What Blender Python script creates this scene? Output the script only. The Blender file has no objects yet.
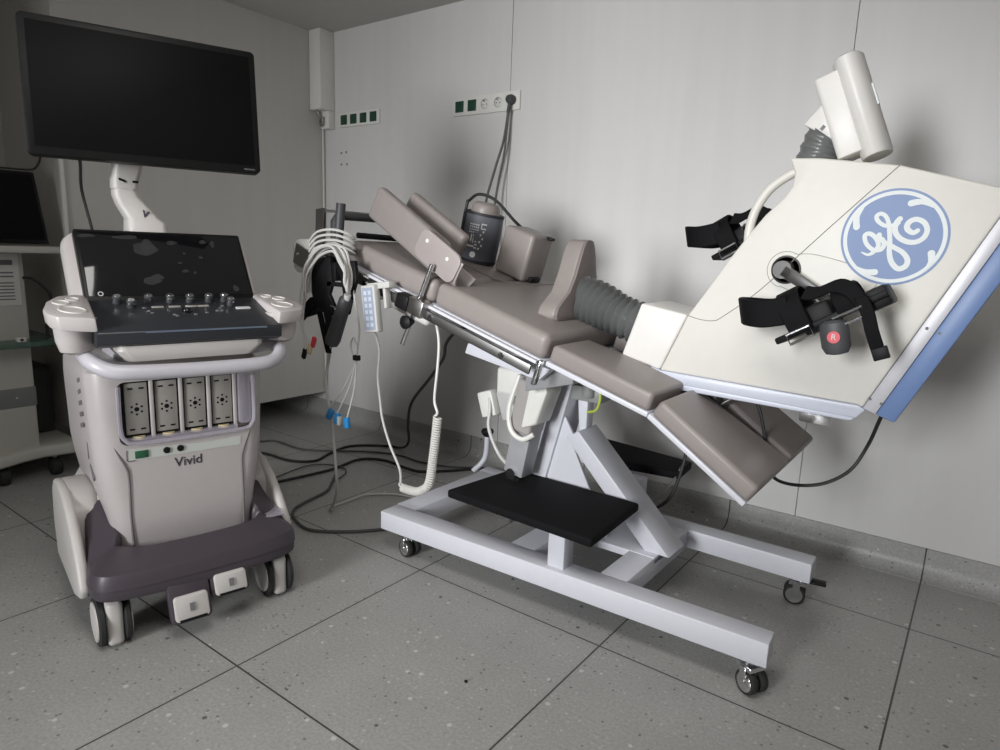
import bpy, bmesh, math, random
from mathutils import Vector, Matrix
random.seed(4)
V = Vector
SC = bpy.context.scene
COL = SC.collection
pi = math.pi

# ------------------------------------------------------------------ materials
MATS = {}
def mat(name, col, rough=.5, metal=0., spec=.5, noise=0., nscale=40., bump=0., bscale=200., coat=0., trans=0., alpha=1.):
    if name in MATS: return MATS[name]
    m = bpy.data.materials.new(name); m.use_nodes = True
    nt = m.node_tree; b = nt.nodes['Principled BSDF']
    b.inputs['Base Color'].default_value = (*col, 1); b.inputs['Roughness'].default_value = rough
    b.inputs['Metallic'].default_value = metal; b.inputs['Specular IOR Level'].default_value = spec
    b.inputs['Coat Weight'].default_value = coat
    b.inputs['Transmission Weight'].default_value = trans; b.inputs['Alpha'].default_value = alpha
    tc = nt.nodes.new('ShaderNodeTexCoord')
    n = nt.nodes.new('ShaderNodeTexNoise'); n.inputs['Scale'].default_value = nscale; n.inputs['Detail'].default_value = 3
    nt.links.new(tc.outputs['Object'], n.inputs['Vector'])
    mx = nt.nodes.new('ShaderNodeMix'); mx.data_type = 'RGBA'
    k = noise if noise else .03
    mx.inputs['A'].default_value = (*[c * (1 - k) for c in col], 1); mx.inputs['B'].default_value = (*[min(1, c * (1 + k)) for c in col], 1)
    nt.links.new(n.outputs['Fac'], mx.inputs['Factor']); nt.links.new(mx.outputs['Result'], b.inputs['Base Color'])
    if bump:
        n2 = nt.nodes.new('ShaderNodeTexNoise'); n2.inputs['Scale'].default_value = bscale; n2.inputs['Detail'].default_value = 2
        nt.links.new(tc.outputs['Object'], n2.inputs['Vector'])
        bp = nt.nodes.new('ShaderNodeBump'); bp.inputs['Strength'].default_value = bump; bp.inputs['Distance'].default_value = .002
        nt.links.new(n2.outputs['Fac'], bp.inputs['Height']); nt.links.new(bp.outputs['Normal'], b.inputs['Normal'])
    MATS[name] = m
    return m

def floor_material():
    m = bpy.data.materials.new('speckled_vinyl'); m.use_nodes = True
    nt = m.node_tree; L = nt.links.new; N = nt.nodes.new
    b = nt.nodes['Principled BSDF']; b.inputs['Roughness'].default_value = .42; b.inputs['Specular IOR Level'].default_value = .4
    geo = N('ShaderNodeNewGeometry'); sep = N('ShaderNodeSeparateXYZ'); L(geo.outputs['Position'], sep.inputs[0])
    def math_(op, a, bb=None):
        q = N('ShaderNodeMath'); q.operation = op
        for i, v in enumerate((a, bb)):
            if v is None: continue
            if isinstance(v, (int, float)): q.inputs[i].default_value = v
            else: L(v, q.inputs[i])
        return q.outputs[0]
    S = .65
    def seam(sock, off):
        f = math_('FRACT', math_('DIVIDE', math_('SUBTRACT', sock, off - S * .5), S))
        d = math_('MULTIPLY', math_('ABSOLUTE', math_('SUBTRACT', f, .5)), S)
        return math_('LESS_THAN', d, .0023)
    s = math_('MAXIMUM', seam(sep.outputs['X'], -.059), seam(sep.outputs['Y'], -.4125))
    n1 = N('ShaderNodeTexNoise'); n1.inputs['Scale'].default_value = 6; n1.inputs['Detail'].default_value = 4
    n2 = N('ShaderNodeTexNoise'); n2.inputs['Scale'].default_value = 130; n2.inputs['Detail'].default_value = 3
    for n in (n1, n2): L(geo.outputs['Position'], n.inputs['Vector'])
    def ramp(sock, pts):
        r = N('ShaderNodeValToRGB'); e = r.color_ramp.elements
        e[0].position, e[0].color = pts[0][0], (*pts[0][1], 1); e[1].position, e[1].color = pts[1][0], (*pts[1][1], 1)
        L(sock, r.inputs[0]); return r.outputs[0]
    base = ramp(n2.outputs['Fac'], [(.3, (.345, .341, .328)), (.7, (.445, .441, .428))])
    def mix(f, a, bcol):
        q = N('ShaderNodeMix'); q.data_type = 'RGBA'
        L(f, q.inputs['Factor']); L(a, q.inputs['A'])
        q.inputs['B'].default_value = (*bcol, 1)
        return q.outputs['Result']
    def flecks(scale, thr, keep, seed):
        mp = N('ShaderNodeMapping'); mp.inputs['Location'].default_value = (seed, seed * 2, 0); L(geo.outputs['Position'], mp.inputs[0])
        v = N('ShaderNodeTexVoronoi'); v.inputs['Scale'].default_value = scale; L(mp.outputs[0], v.inputs['Vector'])
        sp = N('ShaderNodeSeparateColor'); L(v.outputs['Color'], sp.inputs[0])
        return math_('MULTIPLY', math_('LESS_THAN', v.outputs['Distance'], thr), math_('LESS_THAN', sp.outputs[0], keep))
    c = mix(flecks(55, .20, .35, 3.1), base, (.50, .50, .48))
    c = mix(flecks(24, .15, .22, 7.7), c, (.60, .60, .58))
    c = mix(flecks(60, .20, .20, 1.3), c, (.20, .20, .19))
    c = mix(flecks(20, .11, .16, 9.3), c, (.13, .13, .12))
    big = N('ShaderNodeMix'); big.data_type = 'RGBA'; big.blend_type = 'MULTIPLY'; big.inputs['Factor'].default_value = .5
    L(c, big.inputs['A']); L(ramp(n1.outputs['Fac'], [(.3, (.82, .82, .82)), (.7, (1, 1, 1))]), big.inputs['B'])
    c = mix(s, big.outputs['Result'], (.06, .06, .055))
    L(c, b.inputs['Base Color'])
    return m

def wall_material(name, col, rough):
    m = bpy.data.materials.new(name); m.use_nodes = True
    nt = m.node_tree; L = nt.links.new; N = nt.nodes.new
    b = nt.nodes['Principled BSDF']; b.inputs['Roughness'].default_value = rough; b.inputs['Specular IOR Level'].default_value = .45
    geo = N('ShaderNodeNewGeometry')
    n = N('ShaderNodeTexNoise'); n.inputs['Scale'].default_value = 2.5; n.inputs['Detail'].default_value = 5
    mp = N('ShaderNodeMapping'); mp.inputs['Scale'].default_value = (6, 6, .4); L(geo.outputs['Position'], mp.inputs[0])
    L(mp.outputs[0], n.inputs['Vector'])
    r = N('ShaderNodeValToRGB'); r.color_ramp.elements[0].position = .3; r.color_ramp.elements[1].position = .7
    r.color_ramp.elements[0].color = (*[c * .975 for c in col], 1); r.color_ramp.elements[1].color = (*[c * 1.02 for c in col], 1)
    L(n.outputs['Fac'], r.inputs[0]); L(r.outputs[0], b.inputs['Base Color'])
    n2 = N('ShaderNodeTexNoise'); n2.inputs['Scale'].default_value = 3; L(geo.outputs['Position'], n2.inputs['Vector'])
    bp = N('ShaderNodeBump'); bp.inputs['Strength'].default_value = .25; bp.inputs['Distance'].default_value = .004
    L(n2.outputs['Fac'], bp.inputs['Height']); L(bp.outputs['Normal'], b.inputs['Normal'])
    return m

M_FLOOR = floor_material()
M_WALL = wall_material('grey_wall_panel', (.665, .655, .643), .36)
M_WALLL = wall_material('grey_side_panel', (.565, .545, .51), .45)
M_CEIL = mat('ceiling_paint', (.55, .54, .52), .8)
M_WPAINT = mat('white_powder_coat', (.66, .665, .72), .38, bump=.05, bscale=500)
M_TAUPE = mat('taupe_vinyl', (.275, .243, .229), .42, bump=.12, bscale=350, noise=.05)
M_TAUPEL = mat('taupe_lacquer', (.36, .318, .31), .35)
M_TAUPEB = mat('taupe_shell_edge', (.20, .17, .165), .4)
M_CREAM = mat('cream_plastic', (.74, .72, .67), .4)
M_NOSE = mat('white_plastic_hood', (.80, .78, .75), .38)
M_TRAY = mat('pale_blue_white_metal', (.62, .65, .75), .35)
M_BLUE = mat('blue_lacquer', (.155, .24, .46), .4)
M_LOGO = mat('logo_blue', (.17, .255, .47), .45)
M_LOGOW = mat('logo_white', (.74, .78, .78), .45)
M_SILVER = mat('silver_foil', (.62, .62, .66), .45, metal=.25)
M_CHROME = mat('chrome', (.72, .72, .74), .16, metal=1)
M_STEEL = mat('brushed_steel', (.42, .41, .40), .33, metal=1, noise=.1)
M_HUB = mat('dark_crank_metal', (.06, .058, .056), .35, metal=.3)
M_BLACK = mat('black_plastic', (.008, .008, .009), .5, spec=.2)
M_RUB = mat('black_rubber', (.022, .022, .022), .7)
M_BOARD = mat('black_step_mat', (.007, .007, .008), .8, spec=.15, bump=.3, bscale=700)
M_STRAP = mat('black_webbing', (.006, .006, .007), .65, spec=.12, bump=.4, bscale=900)
M_DGREY = mat('dark_grey_plastic', (.055, .056, .06), .5)
M_BELLOW = mat('grey_rubber_bellows', (.15, .155, .155), .24)
M_CASTG = mat('grey_caster_rubber', (.16, .16, .165), .45)
M_SHELL = mat('lilac_white_plastic', (.50, .465, .458), .36)
M_SHELL2 = mat('warm_white_plastic', (.58, .553, .53), .42)
M_SILVP = mat('silver_lilac_plastic', (.50, .48, .52), .35)
M_BUMP = mat('aubergine_bumper', (.066, .054, .066), .42)
M_KEY = mat('anthracite_console', (.026, .028, .033), .36)
M_GLASSB = mat('black_glass', (.006, .006, .007), .06, coat=.3)
M_MON = mat('black_monitor_bezel', (.007, .007, .007), .4, spec=.25)
M_MONS = mat('black_matte_screen', (.004, .004, .0045), .5, spec=.10)
M_GOLD = mat('beige_latch', (.60, .50, .30), .45)
M_PORT = mat('grey_port_plate', (.36, .34, .315), .42, metal=.1)
M_LILAC = mat('clear_lilac_plastic', (.60, .56, .64), .25, alpha=.42)
M_GREEN = mat('green_connector', (.02, .10, .05), .45)
M_GREENS = mat('green_socket', (.012, .055, .035), .4)
M_PGREEN = mat('pale_green_label', (.56, .58, .54), .5)
M_SOCK = mat('white_socket_plastic', (.74, .73, .69), .4)
M_GROOVE = mat('groove_grey', (.17, .15, .16), .6)
M_LINE = mat('seam_shadow_gap', (.30, .29, .28), .7)
M_TEXT = mat('dark_print', (.05, .045, .06), .6)
M_WHITET = mat('white_print', (.62, .62, .62), .5)
M_GREYT = mat('grey_print', (.16, .16, .17), .5)
M_CUFF = mat('slate_cuff_fabric', (.105, .11, .13), .5, bump=.3, bscale=500)
M_CUFFD = mat('black_cuff_edge', (.02, .02, .024), .6)
M_RED = mat('red_dot', (.62, .05, .07), .4)
M_LEAD = mat('pale_grey_lead', (.56, .555, .53), .45)
M_CORDB = mat('black_cord', (.02, .02, .02), .5)
M_CORDG = mat('grey_cord', (.075, .075, .072), .5)
M_CLIPB = mat('blue_clip', (.03, .25, .58), .4)
M_REMF = mat('blue_grey_keypad', (.33, .38, .48), .45)
M_GGLASS = mat('green_shelf_glass', (.09, .17, .13), .12, alpha=.72)
M_PAPER = mat('printed_paper', (.66, .65, .62), .7)
M_CARTW = mat('cart_cream', (.55, .53, .48), .45)
M_CARTG = mat('cart_grey_band', (.20, .21, .205), .45)

# ------------------------------------------------------------------ mesh builder
class MB:
    def __init__(s): s.bm = bmesh.new()
    def face(s, vs):
        try: return s.bm.faces.new(vs)
        except ValueError: return None
    def prism(s, pts, vec):
        vec = V(vec); a = [s.bm.verts.new(V(p)) for p in pts]; b = [s.bm.verts.new(V(p) + vec) for p in pts]
        n = len(a); s.face(a[::-1]); s.face(b)
        for i in range(n): s.face([a[i], a[(i + 1) % n], b[(i + 1) % n], b[i]])
        return s
    def xz(s, pts, y0, y1): return s.prism([(x, y0, z) for x, z in pts], (0, y1 - y0, 0))
    def box(s, x0, x1, y0, y1, z0, z1): return s.prism([(x0, y0, z0), (x1, y0, z0), (x1, y1, z0), (x0, y1, z0)], (0, 0, z1 - z0))
    def obox(s, c, a, b, n):       # centre and three half-axis vectors
        c, a, b, n = V(c), V(a), V(b), V(n)
        return s.prism([c - a - b - n, c + a - b - n, c + a + b - n, c - a + b - n], n * 2)
    def loft(s, rings, cap=True, closed=False):
        R = [[s.bm.verts.new(V(p)) for p in r] for r in rings]
        m = len(R[0])
        for i in range(len(R) - (0 if closed else 1)):
            A, B = R[i], R[(i + 1) % len(R)]
            for j in range(m): s.face([A[j], A[(j + 1) % m], B[(j + 1) % m], B[j]])
        if cap and not closed: s.face(R[0][::-1]); s.face(R[-1])
        return s
    def tube(s, path, r, seg=8, closed=False, smooth=0, cap=True):
        P = [V(p) for p in path]
        if smooth: P = spline(P, smooth, closed)
        n = len(P); rings = []
        up = None
        for i, p in enumerate(P):
            t = (P[(i + 1) % n] - P[i - 1]) if closed else (P[min(i + 1, n - 1)] - P[max(i - 1, 0)])
            if t.length < 1e-9: t = V((0, 0, 1))
            t.normalize()
            if up is None: up = t.orthogonal().normalized()
            up = up - t * up.dot(t)
            up = up.normalized() if up.length > 1e-6 else t.orthogonal().normalized()
            w = t.cross(up); rr = r[i] if isinstance(r, (list, tuple)) else r
            rings.append([p + (up * math.cos(2 * pi * k / seg) + w * math.sin(2 * pi * k / seg)) * rr for k in range(seg)])
        return s.loft(rings, cap, closed)
    def lathe(s, o, ax, prof, seg=24, sy=1.0):   # prof: (radius, height); closed at both ends
        o, ax = V(o), V(ax).normalized(); u = ax.orthogonal().normalized(); w = ax.cross(u)
        return s.loft([[o + ax * h + (u * math.cos(2 * pi * k / seg) + w * sy * math.sin(2 * pi * k / seg)) * max(r, 1e-5) for k in range(seg)] for r, h in prof])
    def cyl(s, a, b, r, seg=20):
        a, b = V(a), V(b); return s.lathe(a, b - a, [(r, 0), (r, (b - a).length)], seg)
    def ribbon(s, path, wv, th, closed=False, smooth=0):   # strip swept along path, wv = width vector, th = thickness
        P = [V(p) for p in path]
        if smooth: P = spline(P, smooth, closed)
        n = len(P); wv = V(wv); rings = []
        for i, p in enumerate(P):
            t = (P[(i + 1) % n] - P[i - 1]) if closed else (P[min(i + 1, n - 1)] - P[max(i - 1, 0)])
            nn = t.cross(wv).normalized() * th * .5; h = wv * .5
            rings.append([p - h - nn, p + h - nn, p + h + nn, p - h + nn])
        return s.loft(rings, True, closed)
    def sphere(s, c, r, sc=(1, 1, 1), seg=16):
        bmesh.ops.create_uvsphere(s.bm, u_segments=seg, v_segments=seg // 2, radius=r, matrix=Matrix.Translation(V(c)) @ Matrix.Diagonal((*sc, 1)))
        return s
    def bevel(s, w, seg=2, ang=30):
        bmesh.ops.remove_doubles(s.bm, verts=s.bm.verts, dist=1e-6)
        bmesh.ops.recalc_face_normals(s.bm, faces=s.bm.faces)
        ed = [e for e in s.bm.edges if len(e.link_faces) == 2 and e.calc_face_angle(0) > math.radians(ang)]
        bmesh.ops.bevel(s.bm, geom=ed, offset=w, segments=seg, profile=.5, affect='EDGES', clamp_overlap=True)
        return s
    def build(s, name, m, parent=None, smooth=40, flip=False, off=None):
        if flip:
            for v in s.bm.verts: v.co.y = -v.co.y
        if off is None and parent is not None: off = ROOTOFF.get(top(parent).name)
        if off is not None: bmesh.ops.translate(s.bm, verts=s.bm.verts, vec=-V(off))
        bmesh.ops.recalc_face_normals(s.bm, faces=s.bm.faces)
        me = bpy.data.meshes.new(name); s.bm.to_mesh(me); s.bm.free()
        me.materials.append(m)
        for p in me.polygons: p.use_smooth = True
        me.set_sharp_from_angle(angle=math.radians(smooth))
        o = bpy.data.objects.new(name, me); COL.objects.link(o)
        if parent is not None: o.parent = parent
        return o

def top(o):
    while o.parent: o = o.parent
    return o
ROOTOFF = {}
def spline(P, k, closed=False):
    n = len(P); out = []
    rng = range(n if closed else n - 1)
    for i in rng:
        g = lambda j: P[j % n] if closed else P[max(0, min(n - 1, j))]
        p0, p1, p2, p3 = g(i - 1), g(i), g(i + 1), g(i + 2)
        for q in range(k):
            t = q / k
            out.append(.5 * ((2 * p1) + (p2 - p0) * t + (2 * p0 - 5 * p1 + 4 * p2 - p3) * t * t + (3 * p1 - p0 - 3 * p2 + p3) * t ** 3))
    if not closed: out.append(P[-1])
    return out
def rr(cx, cy, hx, hy, r, z=None, n=5):     # rounded rectangle ring (plan)
    pts = []
    for sx, sy, a0 in ((1, 1, 0), (-1, 1, pi / 2), (-1, -1, pi), (1, -1, 3 * pi / 2)):
        for k in range(n + 1):
            a = a0 + pi / 2 * k / n
            p = (cx + sx * (hx - r) + r * math.cos(a), cy + sy * (hy - r) + r * math.sin(a))
            pts.append(p if z is None else (*p, z))
    return pts
def thing(name, label, cat, loc=(0, 0, 0), rotz=0, group=None, world=True):
    o = bpy.data.objects.new(name, None); COL.objects.link(o); o.empty_display_size = .1
    o.location = loc; o.rotation_euler = (0, 0, rotz)
    o['label'] = label; o['category'] = cat
    if group: o['group'] = group
    if world: ROOTOFF[o.name] = V(loc)
    return o
def tag(o, label, cat, group=None):
    o['label'] = label; o['category'] = cat
    if group: o['group'] = group
    return o
def single(mb, name, m, label, cat, group=None, smooth=40):
    bb = [v.co for v in mb.bm.verts]
    o = V(((min(c.x for c in bb) + max(c.x for c in bb)) / 2, (min(c.y for c in bb) + max(c.y for c in bb)) / 2, min(c.z for c in bb)))
    ob = mb.build(name, m, None, smooth, off=o); ob.location = o
    return tag(ob, label, cat, group)
def struct(o): o['kind'] = 'structure'; return o
def text(name, s, size, o, ex, ez, m, parent, depth=.0006, flip=False, align='CENTER', bold=0.):
    cu = bpy.data.curves.new(name, 'FONT'); cu.body = s; cu.size = size; cu.align_x = align; cu.align_y = 'CENTER'; cu.extrude = depth; cu.offset = bold
    t = bpy.data.objects.new(name, cu); COL.objects.link(t)
    me = bpy.data.meshes.new_from_object(t.evaluated_get(bpy.context.evaluated_depsgraph_get()))
    bpy.data.objects.remove(t); bpy.data.curves.remove(cu)
    o, ex, ez = V(o), V(ex).normalized(), V(ez).normalized(); n = ex.cross(ez)
    mb = MB(); mb.bm.from_mesh(me); bpy.data.meshes.remove(me)
    for v in mb.bm.verts: v.co = o + ex * v.co.x + ez * v.co.y + n * v.co.z
    return mb.build(name, m, parent, 30, flip)
def merge(o, mb, m, flip=False):     # surface pattern that stays inside its part's mesh, in a second material
    if flip:
        for v in mb.bm.verts: v.co.y = -v.co.y
    else:
        off = ROOTOFF.get(top(o).name)
        if off is not None: bmesh.ops.translate(mb.bm, verts=mb.bm.verts, vec=-off)
    bmesh.ops.recalc_face_normals(mb.bm, faces=mb.bm.faces)
    k = len(o.data.materials); o.data.materials.append(m)
    for f in mb.bm.faces: f.material_index = k; f.smooth = True
    t = bpy.data.meshes.new('t'); mb.bm.to_mesh(t); mb.bm.free()
    bm = bmesh.new(); bm.from_mesh(o.data); bm.from_mesh(t); bm.to_mesh(o.data); bm.free(); bpy.data.meshes.remove(t)
    o.data.set_sharp_from_angle(angle=math.radians(40))
def cut(ob, mb):                 # boolean difference, then discard the cutter
    c = mb.build('cutter', M_BLACK); c.parent = ob.parent; bpy.context.view_layer.update(); md = ob.modifiers.new('c', 'BOOLEAN'); md.object = c; md.operation = 'DIFFERENCE'; md.solver = 'EXACT'
    me = bpy.data.meshes.new_from_object(ob.evaluated_get(bpy.context.evaluated_depsgraph_get()))
    ob.modifiers.clear(); old = ob.data; ob.data = me; bpy.data.meshes.remove(old)
    cm = c.data; bpy.data.objects.remove(c); bpy.data.meshes.remove(cm)
    for p in me.polygons: p.use_smooth = True
    me.set_sharp_from_angle(angle=math.radians(35))

# ------------------------------------------------------------------ setting
XL, ZC = -3.13, 2.14
struct(MB().box(-3.85, 2.4, -4.7, .1, -.06, 0).build('floor', M_FLOOR))
struct(MB().box(-3.85, 2.4, -4.7, .1, ZC, ZC + .06).build('ceiling', M_CEIL))
mb = MB().box(-3.85, 2.4, .012, .1, 0, ZC)
for x0, x1 in ((-3.85, -1.8505), (-1.8475, -.4745), (-.4715, .95), (.953, 2.4)): mb.box(x0, x1, 0, .014, 0, ZC)
struct(mb.build('wall_back', M_WALL))
# coved floor covering at the foot of the wall
prof = [(-.001, .100), (-.006, .098), (-.006, .05)] + [(-.056 + .05 * math.cos(a), .051 - .05 * math.sin(a)) for a in [pi / 2 * k / 8 for k in range(1, 9)]] + [(-.06, -.01), (-.001, -.01)]
struct(MB().prism([(-3.8, y, z) for y, z in prof], (6.1, 0, 0)).build('baseboard_back', M_FLOOR))
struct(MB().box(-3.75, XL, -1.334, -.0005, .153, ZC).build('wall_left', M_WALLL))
struct(MB().box(-3.13, -3.118, -1.348, -1.334, .153, 1.8).box(-3.14, -3.13, -1.346, -1.334, .153, 1.8).build('trim_1', M_SOCK))
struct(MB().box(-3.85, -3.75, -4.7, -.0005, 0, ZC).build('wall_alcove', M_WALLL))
struct(MB().box(2.3, 2.4, -4.7, 0, 0, ZC).build('wall_right', M_WALL))
WX0, WX1, WZ0, WZ1 = -1.55, -.35, .65, 2.0
mb = MB().box(-3.85, WX0, -4.7, -4.6, 0, ZC).box(WX1, 2.4, -4.7, -4.6, 0, ZC).box(WX0, WX1, -4.7, -4.6, 0, WZ0).box(WX0, WX1, -4.7, -4.6, WZ1, ZC)
struct(mb.build('wall_front', M_WALL))
mb = MB()
for x in (WX0, (WX0 + WX1) / 2 - .025, WX1 - .05): mb.box(x, x + .05, -4.68, -4.62, WZ0, WZ1)
for z in (WZ0, WZ1 - .05): mb.box(WX0, WX1, -4.68, -4.62, z, z + .05)
struct(mb.build('window_1', M_SOCK))

# cable trunking in the corner
t = thing('cable_trunking', 'white vertical cable trunking coming down the corner of the two walls', 'trunking', (-3.08, -.05, 1.735))
MB().box(-3.128, -3.036, -.098, -.0005, 1.735, ZC).bevel(.006).build('duct', M_SOCK, t)
MB().box(-3.10, -3.035, -.045, -.0005, 1.642, 1.735).bevel(.004).build('junction_box', M_SOCK, t)
MB().tube([(-3.095, -.075, 1.735), (-3.085, -.06, 1.70), (-3.10, -.05, 1.672), (-3.075, -.055, 1.66), (-3.065, -.06, 1.70)], .006, smooth=4).build('connector_loop', M_STEEL, t)
single(MB().tube([(-3.116, -.02, 1.66), (-3.117, -.018, 1.2), (-3.116, -.02, .6), (-3.117, -.02, .16)], .005, smooth=4), 'wall_conduit', M_SOCK, 'thin pale conduit running down the room corner below the trunking', 'conduit')

# wall sockets
def sockets(name, label, x0, x1, z0, z1, kinds):
    t = thing(name, label, 'wall socket', ((x0 + x1) / 2, 0, z0))
    MB().box(x0, x1, -.010, -.0005, z0, z1).bevel(.003).build('frame', M_SOCK, t)
    p = (x1 - x0 - .012) / len(kinds)
    for i, k in enumerate(kinds):
        c = x0 + .006 + p * (i + .5); zc = (z0 + z1) / 2
        if k == 'g':
            MB().box(c - .025, c + .025, -.0135, -.004, zc - .025, zc + .025).bevel(.003).build('green_outlet', M_GREENS, t)
        else:
            o = MB().lathe((c, -.0095, zc), (0, -1, 0), [(.0235, 0), (.0235, .003), (.021, .0045), (.020, .0005), (.0, .0005)], 24).build('white_outlet', M_SOCK, t)
            MB().lathe((c, -.0102, zc), (0, -1, 0), [(.0185, 0), (.0185, .0004)], 24).build('recess', M_PAPER, o)
            for dx, dz in ((-.0095, -.002), (.0095, -.002)):
                MB().cyl((c + dx, -.0102, zc + dz), (c + dx, -.0112, zc + dz), .003, 10).build('contact_hole', M_BLACK, o)
            MB().cyl((c, -.0102, zc + .011), (c, -.022, zc + .011), .0028, 10).build('earth_pin', M_STEEL, o)
    return t
sockets('socket_strip', 'five-gang white socket strip with two green outlets and a plugged-in cord', -2.178, -1.789, 1.636, 1.718, 'ggwww')
sockets('socket_strip', 'four-gang white socket strip with four dark green outlets near the corner', -2.996, -2.678, 1.646, 1.722, 'gggg')
for x, z in ((-2.985, 1.515), (-2.945, 1.518), (-2.985, 1.455), (-2.94, 1.455)):
    single(MB().lathe((x, -.0003, z), (0, -1, 0), [(.006, 0), (.006, .002), (.003, .003)], 12), 'wall_screw', M_STEEL, 'one of four small screws in the wall below the green socket strip', 'screw', 'screws in the wall')
# plugged-in cord with two strands hanging down behind the table
t = thing('power_cord', 'dark grey plug and cord hanging from the white socket strip', 'cord', (-1.828, -.03, 1.2))
MB().lathe((-1.828, -.010, 1.678), (0, -1, 0), [(.021, 0), (.022, .016), (.016, .032), (.0, .034)], 20).cyl((-1.828, -.03, 1.672), (-1.832, -.034, 1.62), .008, 12).build('plug', M_DGREY, t)
MB().tube([(-1.832, -.034, 1.625), (-1.84, -.05, 1.50), (-1.868, -.07, 1.376), (-1.90, -.09, 1.22), (-1.90, -.12, 1.02), (-1.86, -.2, .8)], .0055, smooth=6).build('cord_strand', M_CORDG, t)
MB().tube([(-1.830, -.034, 1.625), (-1.832, -.05, 1.46), (-1.852, -.06, 1.33), (-1.86, -.07, 1.22), (-1.85, -.1, 1.0), (-1.82, -.2, .8)], .0045, smooth=6).build('cord_strand', M_CORDG, t)

# ------------------------------------------------------------------ examination table
TB = thing('examination_table', 'taupe tilting examination table on a white steel frame with black step boards', 'examination table', (-.925, -.735, 0))
Z0, Z1 = .087, .150
fr = lambda pts, n: MB().prism([(x, y, Z0) for x, y in pts], (0, 0, Z1 - Z0)).bevel(.004, 2).build(n, M_WPAINT, TB)
fr([(-1.547, -1.060), (-.302, -1.018), (-.306, -.950), (-1.550, -.978)], 'side_beam')
fr([(-1.562, -.508), (-.315, -.509), (-.317, -.434), (-1.568, -.445)], 'side_beam')
for x0, x1 in ((-1.553, -1.466), (-1.075, -.990), (-.772, -.690)):
    fr([(x0, -.979 + (x0 + 1.55) * .022), (x1, -.979 + (x1 + 1.55) * .022), (x1, -.507), (x0, -.507)], 'cross_beam')
MB().box(-1.20, -.69, -.78, -.60, .128, .152).bevel(.003).build('base_plate', M_WPAINT, TB)
def caster(x, y, ang, brake):
    c = MB().box(x - .028, x + .028, y - .028, y + .028, .0835, .0872).cyl((x, y, .066), (x, y, .085), .016, 16).build('caster', M_CHROME, TB)
    d = V((math.cos(ang), math.sin(ang), 0)); s = V((-d.y, d.x, 0)); o = V((x, y, .031)) - d * .016
    for k in (-1, 1):
        p = o + s * k * .0155
        MB().lathe(p - s * .0105, s, [(.022, 0), (.029, .0015), (.031, .005), (.031, .016), (.029, .0195), (.022, .021)], 24).build('wheel', M_RUB, c)
        MB().lathe(p + s * k * .0105 - s * .001, s, [(.024, 0), (.022, .002), (.010, .004), (.009, .006), (.0, .0065)], 20).build('hub_cap', M_CHROME, c)
    MB().obox(o + V((0, 0, .012)) + d * .006, d * .018, s * .004, V((0, 0, .022))).obox(o + V((0, 0, .038)) + d * .008, d * .026, s * .027, V((0, 0, .006))).obox(o + s * .0285 + V((0, 0, .018)) + d * .004, d * .010, s * .0015, V((0, 0, .022))).obox(o - s * .0285 + V((0, 0, .018)) + d * .004, d * .010, s * .0015, V((0, 0, .022))).bevel(.001, 1).build('fork', M_CHROME, c)
    if brake: MB().obox(o + V((0, 0, .046)) + d * .055, d * .028, s * .017, V((0, 0, .004))).bevel(.003).build('brake_pedal', M_BLACK, c)
caster(-1.475, -1.005, math.radians(170), False); caster(-.350, -.985, math.radians(150), False)
caster(-.345, -.462, math.radians(10), True); caster(-1.50, -.475, math.radians(100), False)
# step boards
def board(pts, z0, z1, px, py):
    b = MB().prism([(x, y, z0) for x, y in pts], (0, 0, z1 - z0)).bevel(.008, 3).build('step_board', M_BOARD, TB)
    MB().box(px - .027, px + .027, py - .02, py + .035, .148, z0 + .002).bevel(.004).build('board_post', M_WPAINT, TB)
board([(-1.255, -1.062), (-.741, -1.084), (-.757, -.762), (-1.222, -.757)], .274, .300, -.884, -1.0)
board([(-1.165, -.365), (-1.02, -.447), (-.772, -.405), (-.783, -.262), (-1.19, -.202)], .272, .302, -.895, -.485)
# lifting column, gusset, strut
MB().xz([(-1.185, .15), (-1.13, .15), (-.993, .69), (-1.05, .69)], -.76, -.63).bevel(.005).build('lifting_post', M_WPAINT, TB)
MB().xz([(-1.055, .540), (-.999, .449), (-1.013, .44), (-.86, .15), (-1.135, .15)], -.748, -.735).bevel(.003).build('gusset', M_WPAINT, TB)
MB().xz([(-1.03, .445), (-.985, .475), (-.655, .15), (-.735, .15)], -.752, -.63).bevel(.005).build('diagonal_strut', M_WPAINT, TB)
MB().xz([(-1.01, .44), (-.985, .475), (-.985, .64), (-1.03, .64)], -.70, -.655).bevel(.005).build('rear_post', M_WPAINT, TB)
# actuator under the seat
ax = V((.055, 0, .29)).normalized(); ex = V((ax.z, 0, -ax.x)); ey = V((0, 1, 0))
c0 = V((-1.145, -.84, .33))
a = MB().obox(c0 + ax * .075, ax * .080, ex * .036, ey * .034).bevel(.006).build('actuator', mat('grey_actuator', (.33, .33, .345), .4), TB)
MB().obox(c0 + ax * .225 + ex * -.004, ax * .085, ex * .040, ey * .045).bevel(.012, 3).build('motor_housing', mat('grey_motor', (.36, .34, .325), .4), a)
MB().prism([c0 + ax * .16 + ex * .005 - ey * .052, c0 + ax * .31 + ex * .005 - ey * .052, c0 + ax * .335 + ex * .06 - ey * .052, c0 + ax * .30 + ex * .07 - ey * .052, c0 + ax * .19 + ex * .055 - ey * .052], ey * .09).bevel(.008, 2).build('motor_cover', M_SOCK, a)
MB().tube([c0 + ax * .315 - ex * .05 - ey * .03, c0 + ax * .21 - ex * .05 - ey * .05, c0 + ax * .145 - ex * .025 - ey * .054, c0 + ax * .13 + ex * .02 - ey * .052, c0 + ax * .155 + ex * .05 - ey * .04], .008, smooth=6).build('cable_loop', M_SOCK, a)
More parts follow.
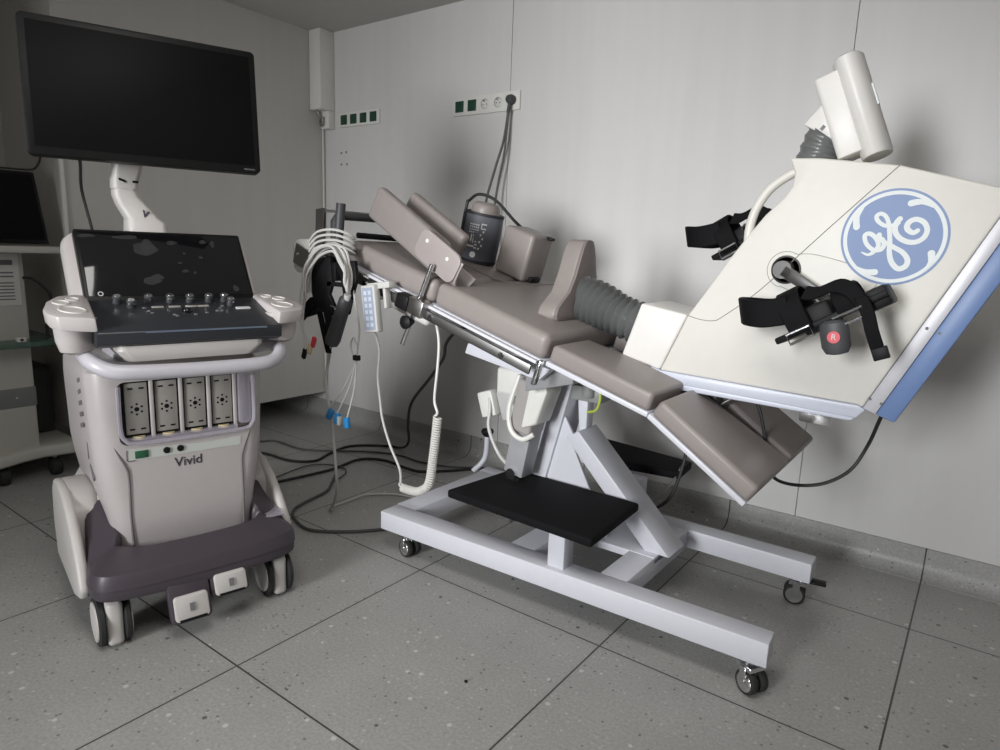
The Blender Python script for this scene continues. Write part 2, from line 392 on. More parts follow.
MB().cyl(c0 + ax * .0 - ey * .045, c0 + ax * .0 + ey * .045, .018).obox(c0 - ax * .08, ax * .10, ex * .016, ey * .012).build('pivot', M_CHROME, a)
MB().cyl(c0 + ax * .335 + ex * .01 - ey * .05, c0 + ax * .335 + ex * .01 + ey * .05, .022).cyl(c0 + ax * .335 - ex * .03 - ey * .045, c0 + ax * .335 - ex * .03 + ey * .03, .014).build('pivot', M_CHROME, a)
MB().obox(c0 + ax * .36 + ex * .004 - ey * .03, ax * .045, ex * .006, ey * .02).bevel(.002).build('pivot_fork', M_WPAINT, a)
MB().box(-1.285, -1.185, -.79, -.70, .555, .645).bevel(.012, 3).build('second_motor', M_SOCK, TB)
MB().obox((-1.245, -.74, .52), (.030, 0, .010), (0, .045, 0), (-.017, 0, .05)).bevel(.01, 2).build('control_box', mat('light_grey_box', (.50, .50, .49), .4), TB)
MB().obox((-1.312, -.77, .515), (.030, 0, .010), (0, .035, 0), (-.014, 0, .042)).bevel(.008, 2).build('plug_box', M_SOCK, TB)
MB().tube([(-1.30, -.80, .54), (-1.29, -.81, .50), (-1.285, -.82, .44), (-1.24, -.82, .36), (-1.17, -.84, .33)], .006, smooth=6).build('motor_cable', M_LEAD, TB)
MB().xz([(-1.30, .48), (-1.20, .50), (-1.12, .42), (-1.15, .34), (-1.20, .36)], -.66, -.635).bevel(.003).build('rear_gusset', M_WPAINT, TB)
MB().xz([(-1.06, .62), (-.90, .665), (-.90, .70), (-1.06, .72)], -.95, -.52).bevel(.004).build('seat_hinge_block', mat('grey_hinge', (.30, .30, .31), .4), TB)
MB().cyl((-.93, -.80, .60), (-.93, -.80, .66), .02, 14).box(-.99, -.89, -.80, -.70, .585, .63).bevel(.004).build('valve_block', mat('mixed_grey', (.25, .26, .25), .4), TB)
MB().tube([(-.90, -.82, .65), (-.875, -.83, .62), (-.885, -.83, .575), (-.92, -.82, .56)], .004, smooth=6).build('earth_wire', mat('yellow_green_wire', (.45, .55, .08), .5), TB)
# floor lock lever at the head end
k = MB().tube([(-1.60, -.50, .135), (-1.568, -.465, .19), (-1.563, -.46, .285)], .011, 10, smooth=5).build('lock_lever', M_WPAINT, TB)
MB().lathe((-1.563, -.46, .28), (0, 0, 1), [(.012, 0), (.023, .012), (.026, .022), (.022, .03), (.008, .032)], 18).build('knob', M_BLACK, k)
# cushions : seat line in the x-z plane
A0 = V((-1.688, 0, .949)); B0 = V((-.954, 0, .728)); ts = (B0 - A0).normalized(); tn = V((-ts.z, 0, ts.x))
YN, YF = -1.03, -.435
def sp(d, h, y): p = B0 - ts * d + tn * h; return V((p.x, y, p.z))     # d back from the seat end, h above the frame
def cushion(name, d0, d1, y0, y1, h0, h1, bev=.022, m=M_TAUPE, seg=5):
    return MB().prism([sp(d0, h0, y0), sp(d1, h0, y0), sp(d1, h1, y0), sp(d0, h1, y0)], (0, y1 - y0, 0)).bevel(bev, seg).build(name, m, TB)
cushion('head_cushion', .428, .835, YN, YF, .004, .078)
cushion('seat_cushion', .002, .424, YN, YF, .004, .079)
MB().tube([sp(.70, .0795, -.69), sp(.50, .0795, -.735), sp(.425, .0795, -.738), sp(.385, .0795, -.70), sp(.365, .0795, -.60), sp(.365, .0795, -.45)], .0035, 6, smooth=6).build('cut_out_seam', M_TAUPEB, TB)
MB().prism([sp(-.0, -.012, YN + .002), sp(.80, -.012, YN + .002), sp(.80, .005, YN + .002), sp(0, .005, YN + .002)], (0, .59, 0)).bevel(.002).build('mattress_frame', M_WPAINT, TB)
MB().prism([sp(.01, -.006, -1.046), sp(.775, -.006, -1.046), sp(.775, .003, -1.046), sp(.01, .003, -1.046)], (0, .014, 0)).bevel(.002).build('frame_edge', M_WPAINT, TB)
r = MB().prism([sp(.02, -.042, -1.05), sp(.775, -.042, -1.05), sp(.775, -.013, -1.05), sp(.02, -.013, -1.05)], (0, .010, 0)).bevel(.003).build('accessory_rail', mat('dark_rail_steel', (.26, .255, .25), .38, metal=1), TB)
for d in (.12, .40, .70): MB().cyl(sp(d, -.028, -1.054), sp(d, -.028, -1.02), .009, 12).build('rail_bolt', M_CHROME, r)
MB().xz([(-1.251, .745), (-1.262, .713), (-.993, .667), (-.955, .70), (-.96, .705)], -.985, -.955).bevel(.003).build('under_bracket', M_WPAINT, TB)
MB().obox(sp(-.004, -.025, -1.045), ts * .006, tn * .036, V((0, .010, 0))).bevel(.003).build('end_bracket', M_CHROME, TB)
MB().obox(sp(.60, -.075, -.86), ts * .09, tn * .04, V((0, .07, 0))).bevel(.018, 4).build('drive_unit', M_SOCK, TB)
MB().obox(sp(.735, -.06, -.96), ts * .018, tn * .038, V((0, .03, 0))).bevel(.006, 2).build('cable_box', M_SOCK, TB)
# leg rests : near and far, each of two hinged cushions on a white plate
def leg_rest(y0, yi0, yi1, s):
    p = [V((-.944, 0, .724)), V((-.642, 0, .634)), V((-.392, 0, .468))]
    nr = [V((.285, 0, .958)), V((.43, 0, .90)), V((.553, 0, .833))]
    def slab(name, i, h0, h1, e0, e1, m, bev, par, ya, yb):
        a, b = p[i], p[i + 1]; t = (b - a).normalized(); n = V((-t.z, 0, t.x)); a = a + t * e0; b = b - t * e1
        q = [a + n * h0, b + n * h0, b + n * h1, a + n * h1]
        mb = MB()
        va = [mb.bm.verts.new((v.x, y0, v.z)) for v in q]
        vb = [mb.bm.verts.new((v.x, w, v.z)) for v, w in zip(q, (ya, yb, yb, ya))]
        mb.face(va[::-1]); mb.face(vb)
        for j in range(4): mb.face([va[j], va[(j + 1) % 4], vb[(j + 1) % 4], vb[j]])
        return mb.bevel(bev, 5 if bev > .01 else 2).build(name, m, par)
    ym = yi0 + (yi1 - yi0) * .5
    f1 = slab('leg_plate', 0, -.002, .012, 0, 0, M_WPAINT, .003, TB, yi0, ym)
    f2 = slab('leg_plate', 1, -.002, .012, 0, 0, M_WPAINT, .003, TB, ym, yi1)
    slab('thigh_cushion', 0, .012, .062, .004, .002, M_TAUPE, .012, TB, yi0, ym)
    slab('calf_cushion', 1, .012, .060, .002, .0, M_TAUPE, .012, TB, ym, yi1)
leg_rest(-1.03, -.84, -.742, 1); leg_rest(-.458, -.66, -.728, -1)
# padded U-shaped arm trough clamped to the rail
td = V((.857, 0, -.515)); tu = V((.515, 0, .857))
o = V((-1.334, 0, .914))           # lower end, bottom of the near wall
Uq = [(-1.012, .105), (-1.012, .035), (-1.000, .008), (-.975, -.006), (-.915, -.008), (-.885, .006), (-.872, .035), (-.872, .105)]
tr = MB()
def wallpad(name, s0, s1, h0, h1, y0, y1, m, par, bev=.014):
    return MB().prism([V(((o - td * s + tu * h).x, y0, (o - td * s + tu * h).z)) for s, h in ((s0, h0), (s1, h0), (s1, h1), (s0, h1))], (0, y1 - y0, 0)).bevel(bev, 4).build(name, m, par)
tp = wallpad('arm_trough', .055, .40, -.002, .108, -1.004, -.968, M_TAUPE, TB)
wallpad('far_wall_pad', .085, .36, .004, .122, -.900, -.862, M_TAUPE, tp)
wallpad('bottom_pad', .12, .38, -.004, .024, -.972, -.890, M_TAUPE, tp, .012)
# lacquered bent plate at the lower end
path = [(-1.016, .100), (-1.016, .060), (-1.012, .036), (-.994, .018), (-.965, .012), (-.938, .020), (-.922, .046)]
pp = spline([V((y, h, 0)) for y, h in path], 4)
rings = []
for i, q in enumerate(pp):
    t = (pp[min(i + 1, len(pp) - 1)] - pp[max(i - 1, 0)]).normalized(); nn = V((t.y, -t.x, 0)) * .004
    row = []
    for s, sg in ((-.040, -1), (.145, -1), (.145, 1), (-.040, 1)):
        yy, hh = q.x + sg * nn.x, q.y + sg * nn.y
        c = o - td * s + tu * hh; row.append(V((c.x, yy, c.z)))
    rings.append(row)
pl = MB().loft(rings).bevel(.003, 2, 50).build('clamp_plate', M_TAUPEL, tp)
c = [o - td * s + tu * h for s, h in rr(.055, .068, .090, .047, .028)]
MB().prism([V((q.x, -1.026, q.z)) for q in c], (0, .010, 0)).bevel(.002).build('plate_face', M_TAUPEL, tp)
for s, h in ((.11, .085), (.015, .082)):
    q = o - td * s + tu * h
    MB().lathe((q.x, -1.025, q.z), (0, -1, 0), [(.007, 0), (.006, .003), (.0, .004)], 14).build('screw', M_SOCK, tp)
rod0, rod1 = V((-1.450, -1.062, .725)), V((-1.350, -1.040, .975))
MB().cyl(rod0, rod1, .008, 14).build('support_rod', M_CHROME, TB)
cq = rod0.lerp(rod1, .48)
cl = MB().obox(cq + V((.012, 0, 0)), ts * .030, tn * .026, V((0, .022, 0))).bevel(.004).build('rail_clamp', M_STEEL, TB)
MB().obox(cq - ts * .045 + V((0, -.004, 0)), ts * .026, tn * .024, V((0, .02, 0))).bevel(.006).build('clamp_lever', M_BLACK, cl)
MB().lathe(cq - tn * .048 - V((0, .03, 0)), (0, -1, 0), [(.008, -.03), (.02, -.004), (.022, .006), (.012, .012)], 10).build('clamp_knob', M_BLACK, cl)
# hand roll and side support block on the seat
rc = V((-1.535, -.60, .981)); ra = V((.20, 0, .98)).normalized()
MB().lathe(rc - ra * .012, ra, [(.050, 0), (.052, .01), (.052, .20), (.048, .215), (.038, .222), (.0, .223)], 28).build('hand_roll', M_TAUPE, TB)
bc = sp(0, 0, 0)
def onseat(x, y, h=0):
    d = (B0.x - x) / ts.x; return sp(d, .079 + h, y)
b0 = onseat(-1.395, -.565)
blk = MB().obox(b0 + tn * .082, ts * .065, V((0, .065, 0)), tn * .083).bevel(.014, 4).build('side_support_block', M_TAUPE, TB)
MB().obox(b0 + tn * .158 + ts * .066 + V((0, .03, 0)), ts * .016, V((0, .012, 0)), tn * .005).bevel(.002).build('strap_end', M_BLACK, blk)
MB().obox(b0 + tn * .01 + ts * .066, ts * .012, V((0, .03, 0)), tn * .008).bevel(.002).build('strap_end', M_BLACK, blk)
# head end frame, posts and pad
hf = MB().obox((-1.875, -1.035, 1.015), (.022, 0, .002), (0, .004, 0), (.008, 0, .125)).obox((-1.866, -.79, 1.134), (.020, 0, 0), (0, .248, 0), (0, 0, .004)).obox((-1.875, -.545, 1.015), (.022, 0, .002), (0, .004, 0), (.008, 0, .125)).build('head_frame', M_STEEL, TB)
MB().tube([(-1.82, -1.02, .93), (-1.815, -1.02, 1.10), (-1.812, -1.01, 1.118), (-1.812, -.60, 1.118), (-1.815, -.59, 1.10), (-1.82, -.59, .95)], .014, 12).build('inner_tube', M_DGREY, TB)
MB().cyl((-1.735, -.99, 1.055), (-1.69, -.70, 1.045), .010, 12).build('cross_tube', M_BLACK, TB)
MB().cyl((-1.765, -1.06, .92), (-1.752, -1.045, 1.155), .0155, 16).build('upright_tube', M_DGREY, TB)
MB().xz(rr(-1.975, .978, .062, .060, .03), -1.03, -.985).bevel(.01, 3).build('head_pad', M_CREAM, TB)
MB().obox((-1.945, -1.038, .965), (.062, 0, -.024), (0, .004, 0), (.011, 0, .033)).build('pad_bracket', M_STEEL, TB)
MB().cyl((-1.99, -1.046, .985), (-1.99, -1.036, .985), .006, 10).build('pad_screw', M_CHROME, TB)
MB().obox(sp(.86, -.01, -.735), ts * .10, tn * .016, V((0, .28, 0))).bevel(.004).build('head_cross_member', M_STEEL, TB)

# ------------------------------------------------------------------ supine ergometer
EG = thing('supine_ergometer', 'cream bedside pedal ergometer with round blue logo and blue rear edge', 'ergometer', (-.42, -.735, .668))
yn, yf = -.83, -.64
hull = [(-.635, .875), (-.588, .948), (-.54, 1.026), (-.50, 1.085), (-.467, 1.13), (-.43, 1.168), (-.413, 1.195), (-.410, 1.225), (-.425, 1.26), (-.36, 1.257), (-.199, 1.235), (.012, 1.176), (-.205, .698), (-.214, .704), (-.70, .719)]
MB().xz(hull, yn, yf).bevel(.005, 3).build('housing', M_CREAM, EG)
MB().xz([(-.819, .745), (-.77, .896), (-.637, .875), (-.702, .719)], yn + .001, yf - .001).bevel(.007, 3).build('front_hood', M_NOSE, EG)
MB().xz([(-.76, .731), (-.727, .690), (-.215, .672), (-.197, .695), (-.214, .7035), (-.70, .7185)], yn - .004, yf + .004).bevel(.003).build('base_tray', M_TRAY, EG)
MB().xz([(-.745, .700), (-.727, .674), (-.228, .664), (-.216, .673), (-.72, .692)], yn - .003, yf + .003).bevel(.003).build('tray_lip', M_TRAY, EG)
MB().xz([(-.204, .698), (-.177, .688), (.036, 1.162), (.013, 1.176)], yn - .001, yf + .001).bevel(.002).build('silver_edge_strip', M_SILVER, EG)
MB().xz([(-.1765, .688), (-.138, .675), (.080, 1.152), (.0365, 1.162)], yn - .002, yf + .002).bevel(.004).build('blue_rear_cover', M_BLUE, EG)
for x, z in ((-.192, .722), (-.168, .714), (-.104, .892), (-.080, .884)):
    MB().lathe((x, yn - .0015, z), (0, -1, 0), [(.0035, 0), (.003, .0012)], 12).build('screw', M_GREYT, EG)
ln = lambda pts, n='panel_seam', r=.0011, sm=5: MB().tube([(x, yn - .0002, z) for x, z in pts], r, 5, smooth=sm).build(n, M_LINE, EG)
ln([(-.634, .873), (-.60, .866), (-.568, .866), (-.545, .878), (-.46, .951), (-.33, 1.093), (-.199, 1.234)])
cp = [(-.405 + .043 * math.cos(a), 1.003 + .043 * math.sin(a)) for a in [math.radians(q) for q in range(60, 271, 21)]] + [(-.32, .93), (-.24, .955), (-.21, .985), (-.25, 1.015), (-.34, 1.04)]
ln(cp + cp[:1], 'crank_recess_line', .0008)
MB().xz([(-.36, .617), (-.285, .613), (-.285, .668), (-.36, .67)], -.71, -.69).bevel(.003).build('latch_bracket', M_CHROME, EG)
MB().box(-.66, -.56, -.765, -.705, .60, .69).bevel(.004).build('support_block', M_DGREY, EG)
# emblem
em = MB().lathe((-.1915, yn - .0001, 1.083), (0, -1, 0), [(.1035, 0), (.1035, .0006)], 64).build('emblem', M_LOGO, EG)
C0 = V((-.1915, 0, 1.083))
ring = MB()
def band(mb, r0, r1, y):
    seg = 72
    mb.loft([[(C0.x + rad * math.cos(2 * pi * k / seg), y, C0.z + rad * math.sin(2 * pi * k / seg)) for rad in (r0, r1)] for k in range(seg)], False, True)
band(ring, .0905, .0985, yn - .0010)
def stroke(mb, pts, w, y, sm=6):
    P = spline([V((x, y, z)) for x, z in pts], sm); n = len(P); L, R = [], []
    for i, p in enumerate(P): p.y -= .0006 * i / n
    for i, p in enumerate(P):
        t = (P[min(i + 1, n - 1)] - P[max(i - 1, 0)]); t.y = 0; t.normalize(); nn = V((-t.z, 0, t.x))
        f = i / (n - 1) * (len(w) - 1); j = min(int(f), len(w) - 2); ww = (w[j] + (w[j + 1] - w[j]) * (f - j)) / 2 * 1.2
        L.append(mb.bm.verts.new(p + nn * ww)); R.append(mb.bm.verts.new(p - nn * ww))
    for i in range(n - 1): mb.face([L[i], L[i + 1], R[i + 1], R[i]])
    for p, ww in ((P[0], w[0] * .6), (P[-1], w[-1] * .6)):
        if ww > .002: mb.face([mb.bm.verts.new(p + V((ww * math.cos(2 * pi * k / 14), -.00003, ww * math.sin(2 * pi * k / 14)))) for k in range(14)])
ring.build('emblem_ring', M_LOGOW, em)
mono = MB(); y = yn - .0011
stroke(mono, [(-.148, 1.098), (-.156, 1.093), (-.166, 1.099), (-.169, 1.108), (-.163, 1.118), (-.151, 1.121), (-.138, 1.114), (-.131, 1.1), (-.134, 1.085), (-.145, 1.075), (-.16, 1.073), (-.176, 1.079), (-.187, 1.09), (-.191, 1.102), (-.189, 1.114), (-.184, 1.122)], [.0075, .0095, .009, .0085, .0085, .009, .0095, .0095], y)
stroke(mono, [(-.185, 1.113), (-.198, 1.108), (-.212, 1.108), (-.225, 1.117), (-.229, 1.127), (-.222, 1.133), (-.212, 1.128), (-.205, 1.115), (-.201, 1.098), (-.197, 1.074), (-.195, 1.05), (-.188, 1.029), (-.174, 1.016), (-.161, 1.022), (-.159, 1.036), (-.17, 1.051), (-.187, 1.061), (-.2, 1.069), (-.21, 1.074), (-.217, 1.082), (-.219, 1.088)], [.006, .007, .0075, .007, .0075, .0085, .0095, .009, .008, .007, .008], y - .0001)
stroke(mono, [(-.25, 1.0495), (-.236, 1.044), (-.224, 1.052), (-.218, 1.066), (-.226, 1.082), (-.239, 1.09), (-.247, 1.085), (-.243, 1.07), (-.232, 1.058), (-.221, 1.054), (-.211, 1.057), (-.207, 1.068), (-.212, 1.078)], [.002, .007, .008, .008, .0075, .0075, .008, .008], y - .0002)
for q in ([(-.167, 1.1545), (-.156, 1.157), (-.143, 1.156), (-.125, 1.1455)], [(-.266, 1.104), (-.268, 1.119), (-.266, 1.131), (-.256, 1.147)], [(-.218, 1.0065), (-.228, 1.006), (-.24, 1.008), (-.256, 1.0165)], [(-.117, 1.051), (-.115, 1.038), (-.117, 1.028), (-.127, 1.0125)]):
    stroke(mono, q, [.0115, .0105, .008, .002], y - .0003)
mono.build('monogram', M_LOGOW, em)
# crank, pedals
CA = V((-.405, 0, 1.003))
MB().lathe((CA.x, yn + .002, CA.z), (0, -1, 0), [(.034, 0), (.034, .003), (.030, .004), (.029, .002), (.0, .002)], 28).build('crank_bushing', M_HUB, EG)
def pedal(dx, dz, yc, side, letter):
    e = V((.856, 0, .517)); n = V((-.517, 0, .856)); sh = V((dx, 0, dz))
    P = lambda x, z, y: V((x, y, z)) + sh
    yo = yc - .05; yi = yc + .05            # -y face and +y face
    ctr = P(-.27, .900, yc)
    inner = -side * .05
    hub = V((CA.x, yn - .004 if side < 0 else yf + .004, CA.z)); yk = hub.y + side * .022
    end = V((ctr.x - .012, yk, ctr.z + .03))
    cr = MB().cyl(hub + V((0, -side * .004, 0)), V((hub.x, yk + side * .012, hub.z)), .021, 20).build('crank', M_HUB, EG)
    d = (end - V((hub.x, yk, hub.z))).normalized(); q = V((-d.z, 0, d.x))
    h0 = V((hub.x, yk, hub.z))
    MB().prism([h0 + q * .015, h0 - q * .015, end - q * .010 + d * .012, end + q * .011 + d * .012], (0, side * .012, 0)).bevel(.003).build('crank_arm', M_HUB, cr)
    MB().cyl(end, V((end.x, yc, end.z)), .007, 12).build('axle', M_CHROME, cr)
    f = MB().prism([P(-.372, .838, yo), P(-.167, .962, yo), P(-.1745, .975, yo), P(-.3795, .851, yo)], (0, .10, 0)).bevel(.004).build('foot_plate', M_BLACK, EG)
    # heel cup, wrapped shell open towards the toe
    up = V((-.22, 0, .975)) * .062
    hp = [P(-.355, .918, yo), P(-.41, .905, yo - .004), P(-.452, .905, yo + .012), P(-.468, .906, yc), P(-.452, .905, yi - .012), P(-.41, .905, yi + .004), P(-.355, .918, yi)]
    MB().ribbon(hp, up, .010, smooth=6).bevel(.003, 1, 50).build('heel_cup', M_STRAP, f)
    def loop(x, z, h, w):
        b = V((x, 0, z)) + sh; pts = []
        for t, yy in ((0, yo - .006), (.5, yo - .008), (.85, yo + .004), (1.02, yc - .02), (1.02, yc + .02), (.85, yi - .004), (.5, yi + .008), (0, yi + .006)):
            p = b + n * h * t; pts.append(V((p.x, yy, p.z)))
        return MB().ribbon(pts, e * w, .006, smooth=5).bevel(.002, 1, 50).build('strap', M_STRAP, f)
    loop(-.320, .872, .095, .050); loop(-.232, .926, .055, .048)
    MB().ribbon([P(-.33, .958, yo + .005), P(-.305, .958, yo), P(-.265, .977, yo - .006), (P(-.235, .968, yo - .012)), P(-.213, .945, yo - .016)], V((.012, 0, .030)), .006, smooth=4).bevel(.002, 1, 50).build('strap', M_STRAP, f)
    MB().ribbon([P(-.217, .958, yo - .016), P(-.20, .928, yo - .020), P(-.185, .885, yo - .020), P(-.168, .842, yo - .012)], V((.024, 0, .010)), .006, smooth=4).bevel(.002, 1, 50).build('strap', M_STRAP, f)
    MB().obox(P(-.167, .846, yo - .012), (.014, 0, .006), (0, .006, 0), (-.005, 0, .012)).bevel(.002).build('strap_tip', M_BLACK, f)
    MB().obox(P(-.195, .952, yc), e * .03, n * .022, V((0, .045, 0))).bevel(.006).build('toe_block', M_BLACK, f)
    MB().obox(P(-.30, .905, yc), e * .035, n * .03, V((0, .04, 0))).bevel(.008).build('buckle_block', M_BLACK, f)
    for x, z, a, b in ((-.322, .868, .026, .011), (-.232, .915, .030, .010)):
        c = P(x, z, yo - .020)
        MB().tube([c - e * a - n * b, c + e * a - n * b, c + e * a + n * b, c - e * a + n * b], .0031, 8, closed=True).build('buckle', M_CHROME, f)
    wa = V((.23, 0, -.97)).normalized(); we = V((.97, 0, .23)); wo = P(-.262, .905, yo - .014)
    wgt = MB().loft([[wo + wa * h + we * r * math.cos(2 * pi * q / 24) + V((0, 1, 0)) * r * .55 * math.sin(2 * pi * q / 24) for q in range(24)] for r, h in ((.016, 0), (.027, .006), (.029, .02), (.029, .055), (.022, .07), (.008, .073))]).build('pedal_weight', M_DGREY, f)
    if letter:
        cc = P(-.254, .871, yo - .0302)
        MB().lathe(cc, (0, -1, 0), [(.0125, -.002), (.0125, .0008)], 24).build('red_badge', M_RED, wgt)
        text('letter', 'R', .017, cc + V((0, -.0012, 0)), (1, 0, 0), (0, 0, 1), M_WHITET, wgt, .0004)
pedal(0, 0, -.925, -1, True); pedal(-.293, .178, -.545, 1, False)
# white handle hoop
MB().tube([(-.405, -.735, 1.247), (-.445, -.735, 1.232), (-.491, -.735, 1.196), (-.521, -.735, 1.138), (-.528, -.735, 1.07), (-.508, -.735, 1.00)], .0115, 14, smooth=6).build('handle_hoop', M_CREAM, EG)
# bellows hose and shield-shaped pad
def bellows(name, path, rad, ribs, par, squash=1.):
    P = spline([V(p) for p in path], 12); n = len(P); N = ribs * 4; rings = []
    for i in range(N + 1):
        f = i / N * (n - 1); j = min(int(f), n - 2); p = P[j].lerp(P[j + 1], f - j); t = (P[min(j + 2, n - 1)] - P[max(j - 1, 0)]).normalized()
        r0 = rad(i / N); r = r0 * (1 - (.0, .11, .24, .11)[i % 4] if True else 1); side = V((0, 1, 0)); u = side.cross(t).normalized()
        rings.append([p + (u * math.cos(2 * pi * k / 24) + side * squash * math.sin(2 * pi * k / 24)) * r for k in range(24)])
    return MB().loft(rings).build(name, M_BELLOW, par, 60)
bellows('bellows_hose', [(-1.055, -.735, .895), (-1.0, -.735, .886), (-.93, -.735, .866), (-.86, -.735, .842), (-.785, -.735, .822)], lambda f: .060 + .011 * math.sin(pi * min(1, f * 1.5)) + (.004 * f), 14, EG)
half = [(0, 1.060), (.020, 1.056), (.034, 1.035), (.047, 1.0), (.062, .955), (.088, .905), (.12, .880), (.143, .862), (.152, .842), (.146, .825), (.125, .818)]
oy = -.735
outl = [(oy - a, b) for a, b in half] + [(oy + a, b) for a, b in half[:0:-1]]
padz = lambda x0, x1, dn: [V((x0, a, b)) for a, b in outl]
def tiltpad(x0, x1): return MB().prism([V((x0 + (b - .82) * .06, a, b + .004)) for a, b in outl], (x1 - x0, 0, 0))
tiltpad(-1.075, -1.012).bevel(.012, 4).build('shield_pad', M_TAUPE, EG)
tiltpad(-1.013, -1.004).bevel(.003).build('pad_backing', M_TAUPEB, EG)
# control head on tilting bellows
rings = []
for i in range(17):
    f = i / 16; c = V((-.388, -.735, 1.252)).lerp(V((-.374, -.735, 1.322)), f); a = math.radians(-36) * f ** 1.2
    ud = V((math.cos(a), 0, math.sin(a))); r = (.051 - .006 * f) * (1 - (.0, .05, .10, .05)[i % 4])
    rings.append([c + (ud * math.cos(2 * pi * k / 24) + V((0, 1, 0)) * math.sin(2 * pi * k / 24)) * r for k in range(24)])
MB().loft(rings).build('neck_bellows', M_BELLOW, EG, 60)
MB().xz([(-.417, 1.342), (-.362, 1.408), (-.318, 1.40), (-.300, 1.315), (-.336, 1.296)], -.775, -.695).bevel(.004).build('neck_bracket', M_NOSE, EG)
MB().obox((-.373, -.7752, 1.332), (.0035, 0, .0045), (0, .0008, 0), (-.003, 0, .0025)).build('bracket_mark', M_GREYT, EG)
dd = V((.375, 0, -.927)); e1 = V((.927, 0, .375)); tb = V((-.343, -.735, 1.482)); yv = V((0, 1, 0))
hd = MB().loft([[tb + dd * h + e1 * (-.045 + x) + yv * yq for x, yq in rr(0, 0, .030, .046, .012)] for h in (.018, .212)]).bevel(.004).build('control_head', M_NOSE, EG)
MB().loft([[tb + dd * h + e1 * (k * .033 * math.cos(2 * pi * q / 32)) + yv * (k * .056 * math.sin(2 * pi * q / 32) - .004) for q in range(32)] for h, k in ((-.006, .85), (.0, 1), (.226, 1), (.232, .93))]).build('grip_bar', M_NOSE, hd, 50)
MB().obox(tb + dd * .10 + e1 * .0325 + yv * -.018, dd * .025, e1 * .002, yv * .006).bevel(.001).build('slot', M_LOGOW, hd)
# mains cables of the ergometer
t = thing('ergometer_cable', 'black cable looping from the lower corner of the ergometer to the leg rest', 'cable', (-.3, -.62, .41))
MB().tube([(-.165, -.70, .682), (-.18, -.66, .655), (-.207, -.60, .559), (-.24, -.60, .482), (-.296, -.60, .432), (-.358, -.61, .413), (-.405, -.66, .430), (-.43, -.69, .47)], .0048, 8, smooth=6).build('cable_run', M_CORDB, t)
t = thing('pedal_cable', 'black cable hanging straight down from the ergometer between the leg cushions', 'cable', (-.43, -.735, .49))
MB().tube([(-.475, -.735, .672), (-.452, -.735, .63), (-.432, -.735, .56), (-.424, -.735, .50), (-.412, -.735, .475)], .0048, 8, smooth=6).build('cable_run', M_CORDB, t)
t = thing('release_cable', 'short black cable with steel pull rod at the top of the calf cushion split', 'cable', (-.58, -.735, .6))
MB().tube([(-.56, -.74, .665), (-.585, -.745, .658), (-.606, -.748, .640)], .004, 8, smooth=6).build('cable_run', M_CORDB, t)
MB().cyl((-.51, -.74, .665), (-.572, -.748, .618), .004, 8).build('pull_rod', M_STEEL, t)

# ------------------------------------------------------------------ ultrasound machine (local: u right, w forward, z up)
TH = math.radians(-12.9)
US = thing('ultrasound_machine', 'white wheeled ultrasound machine with tilted touch panel and black monitor on top', 'ultrasound machine', (-1.647, -1.64, 0), pi / 2 + TH, None, False)
def B(mb, n, m, p=None, s=40): return mb.build(n, m, p or US, s, True)
sec = lambda z, hx, f, b, r: rr(0, (f + b) / 2, hx, (f - b) / 2, r, z, 7)
body = B(MB().loft([sec(.165, .172, -.068, -.50, .05), sec(.18, .178, -.058, -.505, .055), sec(.30, .192, -.055, -.505, .055), sec(.40, .210, -.055, -.50, .055), sec(.45, .216, -.055, -.50, .055), sec(.64, .223, -.055, -.48, .055), sec(.685, .223, -.06, -.46, .055), sec(.705, .208, -.085, -.44, .05)]), 'body_shell', M_SHELL)
cut(body, MB().loft([[(x, -yy, z) for x, z in rr(.012, .577, .172, .083, .02)] for yy in (-.095, -.02)]))
B(MB().loft([[(x, yy, z) for x, z in rr(.012, .577, .170, .081, .02)] for yy in (-.0935, -.090)]), 'port_bay', M_SHELL2, body)
B(MB().tube([(-.156, -.055, .65), (-.157, -.053, .54), (-.147, -.05, .509), (-.12, -.048, .498), (.0, -.046, .497), (.145, -.048, .498), (.174, -.05, .509), (.183, -.053, .54), (.182, -.055, .65)], .0055, 8, smooth=4), 'bay_rim', M_LILAC, body)
B(MB().box(-.145, .135, -.088, -.050, .498, .512), 'bay_sill', M_LILAC, body)
B(MB().loft([[(x, yy, z) for x, z in rr(.160, .585, .018, .075, .012)] for yy in (-.088, -.056)]).bevel(.006), 'bay_cover', M_LILAC, body)
for u in (-.0783, -.0068, .0647, .1345):
    B(MB().box(u - .0045, u + .0045, -.0905, -.060, .505, .66).bevel(.002), 'port_divider', M_SHELL, body)
for i in range(4):
    u = -.114 + i * .0715
    p = B(MB().box(u - .027, u + .027, -.088, -.066, .515, .66).bevel(.003), 'probe_port', M_PORT, body)
    B(MB().box(u - .031, u - .0272, -.088, -.069, .512, .66).box(u + .0272, u + .031, -.088, -.069, .512, .66).box(u - .027, u + .027, -.088, -.0645, .655, .66).box(u - .027, u + .027, -.088, -.0655, .5115, .519), 'port_edge', M_BLACK, p)
    mk = MB()
    for dx in (-.013, .013):
        for zz in (.532, .640): mk.box(u + dx - .006, u + dx + .006, -.067, -.0655, zz - .0022, zz + .0022)
    mk.lathe((u, -.067, .585), (0, 1, 0), [(.006, 0), (.006, .0014)], 12)
    for q in range(6): mk.lathe((u + .0135 * math.cos(q * pi / 3 + .5), -.067, .585 + .0135 * math.sin(q * pi / 3 + .5)), (0, 1, 0), [(.003, 0), (.003, .0014)], 8)
    merge(p, mk, M_BLACK, True)
    B(MB().lathe((u, -.066, .506), (0, 0, 1), [(.017, 0), (.017, .008)], 16, .7), 'latch', M_GOLD, p)
